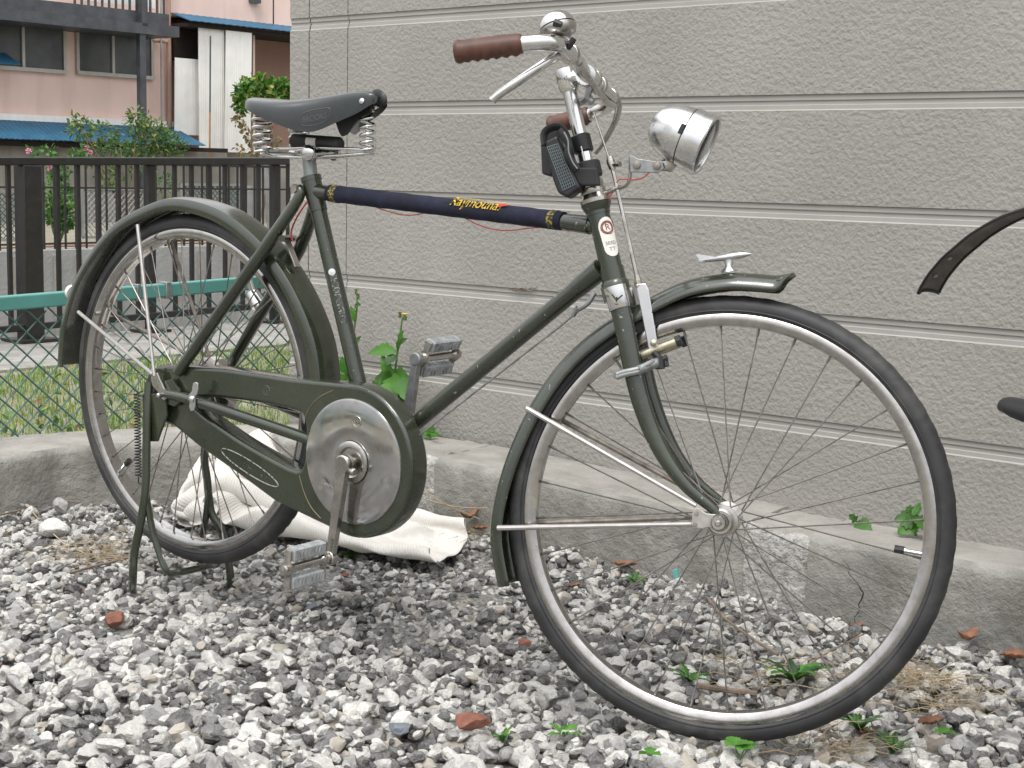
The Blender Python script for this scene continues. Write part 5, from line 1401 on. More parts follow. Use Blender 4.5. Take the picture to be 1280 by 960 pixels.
for sgn in (-1, 1):
    mb = SB(); p0, p1 = ats(768, 359, -0.036), ats(775, 386, -0.040); p0[1] = sgn * abs(p0[1]); p1[1] = sgn * abs(p1[1])
    mb.tube([p0 + (p0 - p1) * 0.02, p0, p1, p1 + (p1 - p0) * 0.02], [0.0165, 0.0182, 0.0172, 0.0165], 20, flat=0.72, up=(1, 0, 0.3)); o = part('crown_cap', mb, CHROME, fork, smooth=50)
    if sgn < 0:
        mb = SB(); c = (p0 + p1) / 2
        for (a_, b_, c_, d_) in ((-0.008, 0.0055, -0.001, -0.002), (0.008, 0.0055, 0.001, -0.002), (0, 0.002, 0, -0.0055), (-0.003, -0.0085, 0.003, -0.0085)):
            mb.tube([c + np.array([a_ + 0.002, -0.0128 + abs(a_) * 0.2, b_ - 0.001]), c + np.array([c_ + 0.002, -0.0134, d_ - 0.001])], 0.0012, 5)
        part('cap_emblem', mb, BLACK, o)
# headset
mb = SB()
mb.lathe([(0.0185, -0.004), (0.0235, 0.0), (0.0240, 0.006), (0.0205, 0.011), (0.0195, 0.014)], HT, hx, 32)
mb.lathe([(0.0190, 0.014), (0.0198, 0.016), (0.0198, 0.022), (0.0175, 0.024), (0.0185, 0.026), (0.0185, 0.034), (0.0165, 0.036)], HT, hx, 8 * 4)
part('headset', mb, [CHROMEW], bike, smooth=35)
mb = SB(); mb.lathe([(0.0190, -0.0155), (0.0215, -0.012), (0.0215, -0.002), (0.0188, 0.002)], HB + hx * 0.0, hx, 32); part('head_cup', mb, OLIVEWORN, bike)
mb = SB(); mb.lathe([(0.0190, -0.013), (0.0228, -0.005), (0.0238, -0.001), (0.0190, -0.0005)], HT, hx, 32); part('head_cup', mb, OLIVEWORN, bike)

# ---- stem, handlebar, levers
mb = SB(); stop = ats(706, 92, 0); ax0 = HT + hx * 0.03
stemtop = HT + hx * ((stop - HT) @ hx)
mb.tube([HT + hx * 0.01, stemtop - hx * 0.012], 0.0112, 18)
mb.lathe([(0.0125, -0.030), (0.0152, -0.026), (0.0158, 0.0), (0.0150, 0.006), (0.010, 0.008), (0.0, 0.009)], stemtop, hx, 20)
clampc = ats(735, 96, 0)
mb.tube([stemtop - hx * 0.008, (stemtop - hx * 0.006) * 0.5 + clampc * 0.5, clampc], [0.013, 0.012, 0.0145], 16)
mb.tube([clampc - Y1 * 0.018, clampc + Y1 * 0.018], 0.0158, 20)
part('stem', mb, CHROME, bike, smooth=40)
gA, gB = ats(570, 65, -0.275), ats(651, 55, -0.262)
hb_ = [gA, gB, ats(680, 53, -0.252), ats(700, 55, -0.228), ats(710, 64, -0.175), ats(722, 80, -0.09), clampc, ats(752, 112, 0.075), ats(765, 124, 0.155)]
fgA, fgB = ats(688, 157, 0.275), ats(735, 144, 0.262)
hb_ += [ats(760, 133, 0.215), ats(748, 138, 0.245), fgB, fgA]
mb = SB(); mb.tube(hb_, 0.0112, 16, smooth=5); part('handlebar', mb, CHROME, bike, smooth=60)
for (p, q) in ((gA, gB), (fgA, fgB)):
    mb = SB(); d = q - p; Lg = np.linalg.norm(d); d = d / Lg; n_ = 26
    V = []; sdv = np.cross(d, ZZ); sdv /= np.linalg.norm(sdv); uv_ = np.cross(sdv, d)
    for i in range(n_):
        t_ = i / (n_ - 1); r = 0.0148 + 0.0008 * math.sin(t_ * PI)
        if i == 0: r = 0.0135
        if i in (1, 2): r = 0.0165
        if i == n_ - 1: r = 0.0132
        for k in range(20):
            a = 2 * PI * k / 20; rr = r
            if math.sin(a) < -0.25 and i > 3: rr = r + 0.0016 * math.sin(t_ * 7 * 2 * PI) * min(1, (-math.sin(a) - 0.25) * 2)
            V.append(p - d * 0.002 + d * (Lg + 0.004) * t_ + rr * (sdv * math.cos(a) + uv_ * math.sin(a)))
    F = [list(range(20))]
    mb.grid(np.array(V), n_, 20, wrap=True); mb.add(V[:20], F); mb.add(V[-20:], F)
    o = part('grip', mb, GRIPM, bike, smooth=50)
    mb = SB(); mb.lathe([(0.0088, -0.0028), (0.0070, -0.0012), (0, -0.0010)], p, d, 16); part('grip_end_hole', mb, DARKIN, o)
# rod levers
mb = SB()
lv = [ats(726, 78, -0.105), ats(717, 69, -0.130), ats(706, 66, -0.160), ats(697, 69, -0.190), ats(686, 76, -0.215), ats(650, 100, -0.240), ats(625, 117, -0.250), ats(615, 126, -0.252)]
mb.tube(lv, [0.0075, 0.0085, 0.0085, 0.0078, 0.0072, 0.0066, 0.0062, 0.0064], 12, smooth=4, flat=0.8); part('brake_lever', mb, CHROME, bike, smooth=60)
mb = SB()
lv = [ats(764, 122, 0.150), ats(771, 126, 0.165), ats(773, 135, 0.185), ats(769, 152, 0.215), ats(757, 174, 0.240), ats(744, 191, 0.250)]
mb.tube(lv, [0.0058, 0.0062, 0.0060, 0.0050, 0.0046, 0.0048], 12, smooth=4); part('brake_lever', mb, CHROMEW, bike, smooth=60)
# lever rod running along the bar, with its brackets
mb = SB(); rod = [ats(716, 72, -0.135) + np.array([0.010, 0, -0.008]), ats(735, 100, -0.02) + np.array([0.012, 0, -0.012]), ats(752, 118, 0.06) + np.array([0.010, 0, -0.012]), ats(764, 127, 0.145) + np.array([0.006, 0, -0.006])]
mb.tube(rod, 0.0048, 10)
for (x, y, Y) in ((712, 68, -0.150), (741, 99, 0.030), (748, 107, 0.055), (762, 122, 0.145)):
    c = ats(x, y, Y); dd = np.array([0.15, 1, 0.0]); mb.lathe([(0.0125, -0.006), (0.0148, -0.005), (0.0148, 0.005), (0.0125, 0.006)], c, dd, 18)
part('lever_rod', mb, CHROMEW, bike, smooth=40)
mb = SB(); mb.tube([ats(738, 108, 0.0), ats(734, 122, 0.0), ats(741, 128, 0.0)], [0.006, 0.005, 0.006], 8); mb.tube([ats(722, 130, 0.04), ats(738, 122, 0.0)], 0.005, 8); part('brake_arm', mb, ZINC, bike)
# bell
bell_c = ats(697, 33, -0.215); bax = np.array([-0.35, 0.1, 0.92]); bax /= np.linalg.norm(bax)
mb = SB(); rb = 0.0255
mb.lathe([(rb, 0.0)] + [(rb * math.cos(a) , rb * 0.86 * math.sin(a)) for a in np.linspace(0.05, 1.45, 10)] + [(0.003, rb * 0.86), (0.0, rb * 0.87)], bell_c, bax, 36); bell = part('bell', mb, CHROME, bike, smooth=50)
mb = SB(); mb.lathe([(rb * 1.02, -0.002), (rb * 1.03, -0.005), (rb * 0.93, -0.012), (rb * 0.6, -0.016), (0.008, -0.017)], bell_c, bax, 36); part('bell_base', mb, CHROMEW, bell, smooth=50)
mb = SB(); cc = ats(712, 57, -0.205)
mb.tube([bell_c - bax * 0.014, bell_c * 0.4 + cc * 0.6, cc], [0.009, 0.007, 0.012], 12, flat=0.7); part('bell_bracket', mb, ALU, bell)
mb = SB(); mb.tube([ats(718, 48, -0.225), ats(713, 55, -0.225), ats(710, 61, -0.222)], [0.004, 0.005, 0.0035], 8); mb.tube([ats(693, 28, -0.245), ats(702, 31, -0.245)], [0.006, 0.004], 8); part('bell_lever', mb, BLACK, bell)

# ---- brake rod, stirrup
mb = SB(); yr = -0.006
mb.tube([ats(742, 140, 0.0), ats(763, 203, yr)], 0.0017, 8)
mb.tube([ats(762, 196, yr), ats(763.5, 203, yr), ats(766, 212, yr)], [0.0052, 0.0068, 0.0050], 12); mb.tube([ats(765, 206, yr), ats(775, 205, yr - 0.01)], 0.0042, 8)
mb.tube([ats(765.5, 210, yr), ats(797, 350, yr)], 0.0033, 10); mb.tube([ats(796, 344, yr), ats(798.5, 356, yr)], [0.0040, 0.0060], 10)
part('brake_rod', mb, CHROMEW, bike)
yp = -0.030
mb = SB()
mb.prism([ats(x, y, yp) for x, y in [(795, 355), (807, 354), (811, 362), (823, 436), (822, 442), (815, 443), (811, 440), (796, 364)]], (0, 0.0035, 0)); part('brake_plate', mb, ALU, bike, smooth=0, bevel=0.0015)
mb = SB(); mb.tube([ats(797, 354, yr), ats(801, 360, yp + 0.002)], 0.006, 8); mb.lathe([(0.0055, 0), (0.005, 0.003), (0.002, 0.005), (0, 0.005)], ats(817, 429, yp), -Y1, 12); part('plate_bolt', mb, BRASS, bike)
for sgn in (-1, 1):
    mb = SB(); p, q = ats(802, 444, -0.024), ats(846, 427, -0.024); p[1] = q[1] = 0.024 * sgn
    mb.tube([p, q], 0.0072, 12); o = part('brake_shoe', mb, BRASS, bike)
    mb = SB(); mb.tube([q - (q - p) * 0.02, q + (q - p) * 0.12], 0.0085, 8); part('brake_pad', mb, BLACKRUB, o)
mb = SB(); sc_ = ats(828, 452, -0.03)
mb.tube([ats(817, 440, -0.028), ats(826, 450, -0.028), ats(834, 447, -0.028)], 0.0055, 8); mb.tube([ats(824, 446, -0.028), ats(825, 461, -0.03)], 0.0075, 10); mb.tube([ats(832, 450, -0.028), ats(834, 458, -0.03)], 0.0036, 8)
part('shoe_nut', mb, BLACKRUB, bike)
mb = SB()
for off in (-1.6, 1.6):
    mb.tube([ats(771, 470 + off, -0.062), ats(779, 467 + off, -0.062), ats(797, 463 + off, -0.062), ats(812, 456 + off, -0.050), ats(822, 452 + off, -0.034)], 0.0042, 8, smooth=3, flat=0.7)
mb.tube([ats(797, 463, -0.060), ats(820, 454, -0.036)], 0.0075, 10)
mb.tube([ats(771, 470, -0.062), ats(775, 467, -0.040)], 0.006, 8)
part('fork_clamp', mb, ZINC, bike, smooth=50)

# ---- headlamp
lc = ats(857, 171, 0.0); la = R(-21); lax = np.array([math.cos(la), 0, math.sin(la)])
mb = SB(); RL = 0.0455
mb.lathe([(0.0, -0.056), (0.010, -0.0555), (0.022, -0.052), (0.032, -0.044), (0.0385, -0.033), (0.0425, -0.020), (RL * 0.985, -0.006), (RL, 0.0), (RL, 0.0015)], lc, lax, 48)
LAMPM = mat('satin_chrome', (0.70, 0.70, 0.70), 0.27, 1.0, var=(30, 0.1), rvar=0.08, dirt=(60, (0.45, 0.44, 0.42), 0.5, 0.5))
lamp = part('headlamp', mb, LAMPM, bike, smooth=40)
mb = SB(); mb.lathe([(RL + 0.0010, 0.003), (RL + 0.0018, 0.0045), (RL + 0.0012, 0.020), (RL + 0.0025, 0.034), (RL + 0.0005, 0.0365), (RL - 0.003, 0.0355), (RL - 0.004, 0.028)], lc, lax, 48); part('lamp_rim', mb, LAMPM, lamp, smooth=40)
mb = SB(); mb.lathe([(RL + 0.0003, 0.0012), (RL + 0.0003, 0.0032)], lc, lax, 48); part('lamp_seam', mb, DARKIN, lamp)
mb = SB(); mb.lathe([(0.006, -0.012), (0.020, -0.002), (0.033, 0.012), (RL - 0.004, 0.030)], lc, lax, 40); part('reflector_bowl', mb, CHROME, lamp, smooth=60)
mb = SB(); mb.lathe([(RL - 0.0035, 0.0295), (0.034, 0.0335), (0.018, 0.0365), (0.0, 0.0375)], lc, lax, 40); part('lamp_lens', mb, CLEARGL, lamp, smooth=60)
mb = SB(); mb.box(ats(852, 161, -0.046), (0.006, 0.003, 0.016), (lax, Y1, np.cross(lax, Y1))); part('lamp_catch', mb, BLACK, lamp)
mb = SB(); mb.tube([lc - lax * 0.010 - np.array([0.012, 0, 0.040]), ats(836, 207, 0.0), ats(826, 207, 0.0)], [0.014, 0.011, 0.008], 12, flat=0.5, up=lax); part('lamp_foot', mb, CHROMEW, lamp, smooth=50)
mb = SB(); mb.prism([ats(x, y, -0.010) for x, y in [(786, 195), (790, 194), (797, 198), (815, 201), (828, 202), (830, 211), (822, 216), (788, 215)]], (0, 0.004, 0)); br2 = part('lamp_bracket', mb, ZINC, bike, smooth=0, bevel=0.001)
mb = SB()
for (x, y) in ((796, 206), (821, 207)): mb.lathe([(0.0062, 0), (0.0062, 0.004), (0.003, 0.006), (0, 0.006)], ats(x, y, -0.010), -Y1, 8)
part('bracket_screw', mb, RUSTY, br2)
mb = SB(); mb.tube([ats(752, 244, -0.004), ats(770, 236, -0.004), ats(780, 233, -0.004), ats(786, 227, -0.004), ats(788, 216, -0.004), ats(788, 196, -0.004)], [0.0085, 0.0085, 0.0075, 0.0065, 0.006, 0.006], 10, smooth=4, flat=0.45, up=(0, 1, 0)); part('bracket_arm', mb, CHROMEW, br2, smooth=50)
mb = SB(); mb.tube([ats(x, y, -0.008) for x, y in [(812, 215), (804, 222), (792, 225), (780, 224), (772, 226), (766, 240), (758, 252)]], 0.0010, 6, smooth=5); part('lamp_wire', mb, REDW, br2)

# ---- rod under the down tube, its hanger; silver dynamo on the far stay
mb = MB(); mb.tube([aty(736, 378, -0.020), aty(700, 408, -0.021), aty(522, 546, -0.026)], 0.0017, 6); mb.tube([aty(722, 384, -0.02), aty(716, 394, -0.02)], [0.004, 0.005], 8)
mb.tube([aty(743, 366, -0.012), aty(735, 379, -0.018), aty(724, 386, -0.02)], 0.0042, 8, smooth=3); part('rear_brake_rod', mb, ZINC, bike)
mb = MB(); mb.tube([aty(315, 366, 0.06), aty(324, 382, 0.06)], [0.013, 0.016], 14); mb.tube([aty(324, 382, 0.06), aty(330, 390, 0.06)], [0.011, 0.008], 12); mb.bar(aty(311, 348, 0.058), aty(318, 374, 0.058), 0.012, 0.006, up=Y1); part('stay_clamp', mb, CHROME, bike, bevel=0.001)

# ---- saddle
curve_top = [(311.7, 131), (316, 124.5), (322, 122.8), (339, 122.8), (359, 125.5), (378, 126.5), (401.6, 123.8), (425, 118.7), (448.4, 114.3), (464, 113.8), (473, 116.5), (480, 127.5)]
curve_bot = [(305, 134), (312.5, 141), (331, 149.4), (347, 155.6), (362.5, 162), (378, 166.4), (387.5, 166.8), (401.6, 162.7), (417, 154), (433, 147.8), (450, 140), (462, 131), (474, 128), (480, 128)]
def pyat(cv, px): return float(np.interp(px, [a for a, b in cv], [b for a, b in cv]))
st_x = [0.176, 0.182, 0.195, 0.215, 0.240, 0.265, 0.290, 0.315, 0.340, 0.365, 0.390, 0.415, 0.440, 0.455, 0.463, 0.467]
st_x = [x + 0.026 * (0.467 - x) / 0.29 for x in st_x]
st_w = [0.036, 0.066, 0.080, 0.090, 0.0945, 0.093, 0.086, 0.074, 0.060, 0.0475, 0.0385, 0.0325, 0.0280, 0.0245, 0.0195, 0.012]
mb = MB(); V = []
for k, (x, wv) in enumerate(zip(st_x, st_w)):
    zt0 = 0.93
    for _ in range(3):
        px = proj((x, -wv * 0.25, zt0))[0]; zt0 = aty(px, pyat(curve_top, px), -wv * 0.25)[2]
    for _ in range(3):
        pq = proj((x, -wv, zt0 - 0.04))[0]; zs_ = aty(pq, pyat(curve_bot, pq), -wv)[2]
    zs_ = min(zs_, zt0 - 0.007)
    n_ = 19
    for j in range(n_):
        a = PI * j / (n_ - 1); c_ = math.cos(a); s_ = math.sin(a)
        yy = -wv * math.copysign(abs(c_) ** 0.55, c_)
        if s_ > 0.38: z = zt0 - (zt0 - zs_) * 0.30 * (1 - (s_ - 0.38) / 0.62) ** 1.7
        else: z = zs_ + (zt0 - zs_) * 0.70 * (s_ / 0.38)
        V.append([x, yy, z])
mb.grid(np.array(V), len(st_x), 19)
n_ = 19; mb.add(V[:n_], [list(range(n_))]); mb.add(V[-n_:], [list(range(n_))])
sad = part('saddle', mb, LEATHER, bike, smooth=70)
ss = sad.modifiers.new('smooth', 'SUBSURF'); ss.levels = 1; ss.render_levels = 2
# embossed name panel
import mathutils
tree = mathutils.bvhtree.BVHTree.FromPolygons([Vector(q) for q in V], [[i * 19 + j, (i + 1) * 19 + j, (i + 1) * 19 + j + 1, i * 19 + j + 1] for i in range(len(st_x) - 1) for j in range(18)])
def onsad(px, py, lift=0.0007):
    d = Vector(ray(px, py)).normalized(); h = tree.ray_cast(Vector(CAM), d)
    if h[0] is None: return np.array(aty(px, py, -0.05))
    n = h[1]; n = n if n.dot(d) < 0 else -n
    return np.array(h[0] + n * lift)
mb = MB(); tc0 = np.array([393.5, 147.0]); v, f = text_mesh('BROOKS', 10.2, bevel=0.0, space=0.98)
ca, sa = math.cos(R(-9)), math.sin(R(-9))
mb.add([onsad(tc0[0] + (q[0] * ca + q[1] * sa) * 0.80, tc0[1] + 0.5 + (q[0] * sa - q[1] * ca)) for q in v], f)
EMB = mat('embossed_leather', (0.075, 0.085, 0.085), 0.3)
part('saddle_lettering', mb, EMB, sad, smooth=0)
mb = MB()
fr_ = [(375, 153), (374, 147), (379, 142), (388, 138.5), (400, 136), (411, 135), (413, 139), (412, 147), (408, 151), (397, 155.5), (386, 157.5), (379, 157)]
mb.tube([onsad(x, y, 0.0004) for x, y in fr_], 0.0007, 5, closed=True, smooth=4); part('panel_border', mb, EMB, sad)
mb = MB(); P = onsad(452.5, 126.5, 0.0); mb.lathe([(0.0052, -0.001), (0.0050, 0.0015), (0.002, 0.003), (0, 0.003)], P, (0.1, -1, 0.2), 14); part('saddle_rivet', mb, ALU, sad)
mb = MB(); nsx = [(466, 117.5), (471, 119), (475.5, 123), (478, 127), (477.5, 130)]
mb.tube([aty(x, y, 0) for x, y in nsx], [0.003, 0.0052, 0.0056, 0.005, 0.003], 12, smooth=3, flat=2.2, up=(0, 1, 0)); part('nose_cap', mb, BLACK, sad)
mb = MB(); mb.prism([aty(x, y, -0.012) for x, y in [(419, 152), (447, 141), (463, 132), (463, 141), (450, 147), (440, 158), (433, 168), (427, 170.5), (424, 166)]], (0, 0.004, 0)); mb.prism([aty(x, y, 0.030) for x, y in [(419, 152), (447, 141), (463, 132), (463, 141), (450, 147), (440, 158), (433, 168), (427, 170.5), (424, 166)]], (0, 0.004, 0)); part('saddle_flap', mb, BLACK, sad, smooth=0)
mb = MB(); mb.tube([aty(462, 134, 0), aty(471, 131, 0)], [0.008, 0.006], 10); mb.tube([aty(458, 140, 0), aty(466, 137, 0)], 0.005, 10); part('nose_bolt', mb, CHROME, sad)
# springs
def coil(p, q, r0, r1, turns, rw):
    p = np.asarray(p); q = np.asarray(q); ax = q - p; Ln = np.linalg.norm(ax); ax = ax / Ln; u = np.array([1.0, 0, 0]) - ax * ax[0]; u /= np.linalg.norm(u); v_ = np.cross(ax, u); N_ = int(turns * 14)
    mb = MB(); mb.tube([p + ax * Ln * k / N_ + (r0 + (r1 - r0) * k / N_) * (u * math.cos(2 * PI * k / 14) + v_ * math.sin(2 * PI * k / 14)) for k in range(N_ + 1)], rw, 7)
    return part('saddle_spring', mb, CHROME, sad, smooth=60)
coil(aty(460, 147, 0.0), aty(459.5, 188, 0.0), 0.0115, 0.0135, 4.3, 0.0027)
for sgn in (-1, 1):
    p, q = aty(327, 146, -0.045), aty(328, 190, -0.045); p[1] = q[1] = sgn * 0.045
    coil(p, q, 0.0165, 0.0150, 4.3, 0.0030)
mb = MB()
for sgn in (-1, 1):
    for L_ in ([(326, 189), (345, 186.5), (366, 185.5), (386, 184.5), (420, 185.5), (452, 187), (462, 188.5)], [(326, 192), (345, 195.5), (366, 196.5), (386, 196.5), (420, 194.5), (452, 192.5), (462, 191.5)]):
        pts = []
        for (x, y) in L_:
            f_ = (x - 326) / 136; p = aty(x, y, -0.030 * (1 - f_) - 0.006); p[1] *= -sgn if sgn > 0 else 1; pts.append(p)
        mb.tube(pts, 0.0028, 8, smooth=3)
for sgn in (-1, 1):
    p = aty(328, 191, -0.045); p[1] = sgn * 0.045; mb.tube([p, p + np.array([0, 0, 0.006])], 0.010, 12)
p = aty(461, 190, 0); mb.tube([p - ZZ * 0.006, p + ZZ * 0.006], 0.0085, 14)
p0, p1 = aty(328, 191, -0.045), aty(328, 191, -0.045); p1[1] = 0.045; mb.tube([p0, p1], 0.003, 8)
part('saddle_rail', mb, CHROME, sad, smooth=60)
mb = MB(); c = aty(385.5, 191.5, -0.034)
mb.lathe([(0.0125, -0.004), (0.0148, 0.0), (0.0145, 0.003), (0.0105, 0.007), (0.004, 0.0085), (0, 0.0088)], c, -Y1, 24); mb.tube([c, c + Y1 * 0.066], 0.007, 10); mb.lathe([(0.012, 0.062), (0.012, 0.070)], c, Y1, 20)
part('saddle_clamp', mb, CHROME, bike, smooth=40)
mb = MB(); mb.tube([aty(385.5, 190, 0), SL + (SL - BBP) * 0.04], 0.0122, 18); part('seat_post', mb, mat('dull_seat_post', (0.33, 0.36, 0.35), 0.35, 0.8, var=(30, 0.1)), bike)
# tool roll under the saddle
mb = MB(); a_, b_ = aty(368, 176, -0.004), aty(424, 180, -0.004)
mb.tube([a_ - (b_ - a_) * 0.04, a_, b_, b_ + (b_ - a_) * 0.04], [0.009, 0.0125, 0.0122, 0.009], 18)
tr = single('tool_roll', mb, BLACKRUB, 'black rolled tool pouch slung under the saddle', 'tool pouch', smooth=50)
mb = MB(); q = a_ + (b_ - a_) * 0.36; q2 = a_ + (b_ - a_) * 0.58
mb.grid(np.array([(q * (1 - i) + q2 * i) + 0.0130 * np.array([0, -math.cos(t_), math.sin(t_)]) for i in (0, 1) for t_ in np.linspace(-0.5, 0.6, 7)]), 2, 7); part('white_label', mb, WHITEP, tr)

# ---- mesh pouch strapped to the stem
def sp(x, y, Y): return S1(ats(x, y, Y))
pouch = thing('mesh_pouch', 'small black mesh pouch strapped to the handlebar stem', 'pouch', sp(710, 240, -0.03))
class PM(MB): pass
def quadbox(front, thick, m, name, bevel):
    mb = MB(); P = [S1(p) for p in front]; dv = S1(np.array(front[0]) + np.array(thick)) - P[0]
    mb.prism(P, dv); return part(name, mb, m, pouch, smooth=0, bevel=bevel)
Yf = -0.040
body = quadbox([ats(x, y, Yf) for x, y in [(681, 176), (696, 169), (703, 186), (716, 214), (726, 234), (709, 247), (697, 241), (690, 222)]], (0, 0.032, 0), BLACK, 'pouch_body', 0.004)
quadbox([ats(x, y, -0.004) for x, y in [(675, 168), (684, 158), (697, 156), (702, 170), (694, 180), (690, 221), (677, 217)]], (0, 0.014, 0), BLACK, 'pouch_flap', 0.003)
# strap arch over the top
mb = MB(); mb.tube([sp(681, 182, -0.030), sp(680, 168, -0.028), sp(688, 160, -0.026), sp(700, 159, -0.024), sp(709, 170, -0.022), sp(713, 190, -0.020), sp(719, 212, -0.018)], 0.0085, 10, smooth=4, flat=0.4, up=(0, 1, 0)); part('pouch_strap', mb, BLACKRUB, pouch)
mb = MB(); mb.tube([sp(699, 163, -0.044), sp(706, 172, -0.045), sp(711, 182, -0.045), sp(710, 194, -0.045), sp(716, 204, -0.045), sp(722, 212, -0.044)], 0.0065, 10, smooth=4, flat=0.6); part('pouch_loop', mb, BLACK, pouch)
mb = MB(); mb.tube([sp(705, 165, -0.050), sp(710, 176, -0.051), sp(711, 190, -0.051), sp(716, 203, -0.050), sp(722, 211, -0.049)], 0.0012, 6, smooth=4); part('grey_piping', mb, mat('grey_piping', (0.25, 0.26, 0.27), 0.4), pouch)
mb = MB()
g0, g1, g2, g3 = [np.array(q) for q in ((684, 184), (697, 180), (719, 231), (704, 238))]
for k in range(7):
    t_ = k / 6; mb.tube([sp(*(g0 * (1 - t_) + g1 * t_), Yf - 0.001), sp(*(g3 * (1 - t_) + g2 * t_), Yf - 0.001)], 0.0009, 4)
for k in range(15):
    t_ = k / 14; mb.tube([sp(*(g0 * (1 - t_) + g3 * t_), Yf - 0.001), sp(*(g1 * (1 - t_) + g2 * t_), Yf - 0.001)], 0.0009, 4)
part('mesh_front', mb, mat('grey_net', (0.10, 0.12, 0.125), 0.5), pouch)
mb = MB(); c0, c1 = sp(737, 215, 0), sp(742, 229, 0); ax_ = c0 - c1
mb.lathe([(0.0190, 0.0), (0.0205, 0.002), (0.0205, 0.022), (0.0190, 0.024)], S1(HT + hx * 0.040), hx, 24); part('lower_strap', mb, BLACKRUB, pouch)
mb = MB(); mb.prism([sp(x, y, -0.034) for x, y in [(712, 214), (722, 209), (746, 209), (750, 232), (726, 232), (716, 228)]], S1((0, 0.010, 0)) - S1((0, 0, 0))); part('strap_tab', mb, BLACKRUB, pouch, smooth=0, bevel=0.003)
mb = MB(); mb.lathe([(0.0135, 0.0), (0.0155, 0.002), (0.0155, 0.026), (0.0135, 0.028)], S1(HT + hx * 0.080), hx, 20); cu_ = part('upper_clip', mb, BLACK, pouch)
mb = MB(); mb.tube([sp(726.5, 183, -0.0175), sp(730.5, 201, -0.0175)], 0.0011, 5); part('clip_line', mb, WHITEP, cu_)

# ================================================================== SECOND BICYCLE REACHING INTO THE FRAME
b2 = thing('bicycle', 'second bicycle at the right edge, its dirty dark mudguard end reaching into view', 'bicycle', (1.42, 0.42, 0))
# plane of the second bicycle
ND = np.array([math.cos(R(-33)), math.sin(R(-33)), 0]); NW = np.array([-ND[1], ND[0], 0])
PC = on_plane(1200, 320, (1.20, 0.50, 0), NW)
def b2p(x, y): return on_plane(x, y, PC, NW)
crest2 = [(1158, 362), (1163, 352), (1172, 338), (1189, 318), (1206, 303), (1226, 287), (1255, 270), (1282, 259), (1330, 246), (1390, 240), (1450, 247), (1520, 268), (1590, 305)]
Cc = np.array(spline([b2p(*q) for q in crest2], 6)); T = np.gradient(Cc, axis=0); T /= np.linalg.norm(T, axis=1)[:, None]
inn = np.cross(T, NW); inn = np.array([q if q[2] < 0 else -q for q in inn])
V = []
for i in range(len(Cc)):
    for j in range(11):
        t_ = -1 + j / 5; V.append(Cc[i] + NW * 0.0205 * t_ + inn[i] * 0.008 * abs(t_) ** 2.4 + NW * 0.0)
mb = MB(); mb.grid(np.array(V), len(Cc), 11)
MUDIN = mat('dirty_mudguard', (0.085, 0.080, 0.072), 0.45, 0, var=(20, 0.3), dirt=(22, (0.20, 0.175, 0.15), 0.7, 0.42))
mg2 = part('mudguard', mb, MUDIN, b2, smooth=60); so = mg2.modifiers.new('thickness', 'SOLIDIFY'); so.thickness = 0.002; so.offset = 0
for i in (10, 17):
    mb = MB(); mb.lathe([(0.0042, 0.0), (0.004, 0.002), (0, 0.003)], Cc[i] + inn[i] * 0.002, inn[i], 10); part('mudguard_rivet', mb, ZINC, mg2)
for e_ in (0, 10):
    mb = MB(); mb.tube([V[i * 11 + e_] for i in range(len(Cc))], 0.0024, 6); part('rolled_edge', mb, BLACK, mg2)
mb = MB(); mb.tube([V[j] + inn[0] * 0.001 for j in range(11)], 0.0034, 6); part('end_lip', mb, BLACK, mg2)
# its rubber foot / pedal end
mb = MB(); Pq = [b2p(x, y) for x, y in [(1253, 511), (1260, 506), (1271, 510), (1295, 517), (1345, 531)]]
mb.tube(Pq, [0.006, 0.012, 0.0155, 0.0175, 0.018], 14, smooth=3, flat=1.5, up=(0, 0, 1)); part('handle_grip', mb, BLACKRUB, b2, smooth=60)
cw2 = b2p(1530, 560); RW2 = 0.340; cw2 = np.array([cw2[0], cw2[1], RW2 + float(gh(cw2[0], cw2[1])) - 0.006])
mb = MB(); mb.lathe([(RW2 - 0.036, -0.014), (RW2 - 0.014, -0.018), (RW2, 0), (RW2 - 0.014, 0.018), (RW2 - 0.036, 0.014), (RW2 - 0.036, -0.014)], cw2, NW, 72); wh2 = part('wheel', mb, RUBBER, b2, smooth=60)
mb = MB(); mb.lathe([(RW2 - 0.052, -0.012), (RW2 - 0.034, -0.015), (RW2 - 0.034, 0.015), (RW2 - 0.052, 0.012), (RW2 - 0.052, -0.012)], cw2, NW, 72); part('rim', mb, RIMM, wh2, smooth=40)
mb = MB(); mb.lathe([(0.014, -0.06), (0.014, 0.06)], cw2, NW, 16); part('hub', mb, CHROMEW, wh2)
for k in range(28):
    a = 2 * PI * k / 28; mb = MB(); mb.tube([cw2 + NW * (0.03 if k % 2 else -0.03), cw2 + (RW2 - 0.05) * (ND * math.sin(a) + ZZ * math.cos(a))], 0.0011, 4); part('spoke', mb, SPOKEM, wh2)
mb = MB(); p1 = cw2 + ND * 0.46 - ZZ * 0.03; p2 = cw2 + ND * 0.33 + ZZ * 0.52
for sg in (-1, 1):
    mb.tube([cw2 + NW * sg * 0.062, p2 + NW * sg * 0.02], 0.009, 10); mb.tube([cw2 + NW * sg * 0.062, p1 + NW * sg * 0.03], 0.009, 10)
mb.tube([p1 - (p2 - p1) * 0.03, p2 + (p2 - p1) * 0.05], 0.0145, 12); mb.tube([Pq[-1], cw2 * 0.6 + p2 * 0.4 - NW * 0.05], 0.008, 8)
part('frame', mb, OLIVE, b2)
for sg in (-1, 1):
    mb = MB(); mb.tube([cw2 + NW * sg * 0.064, Cc[52] + NW * sg * 0.018], 0.003, 8); part('mudguard_stay', mb, STAYM, b2)

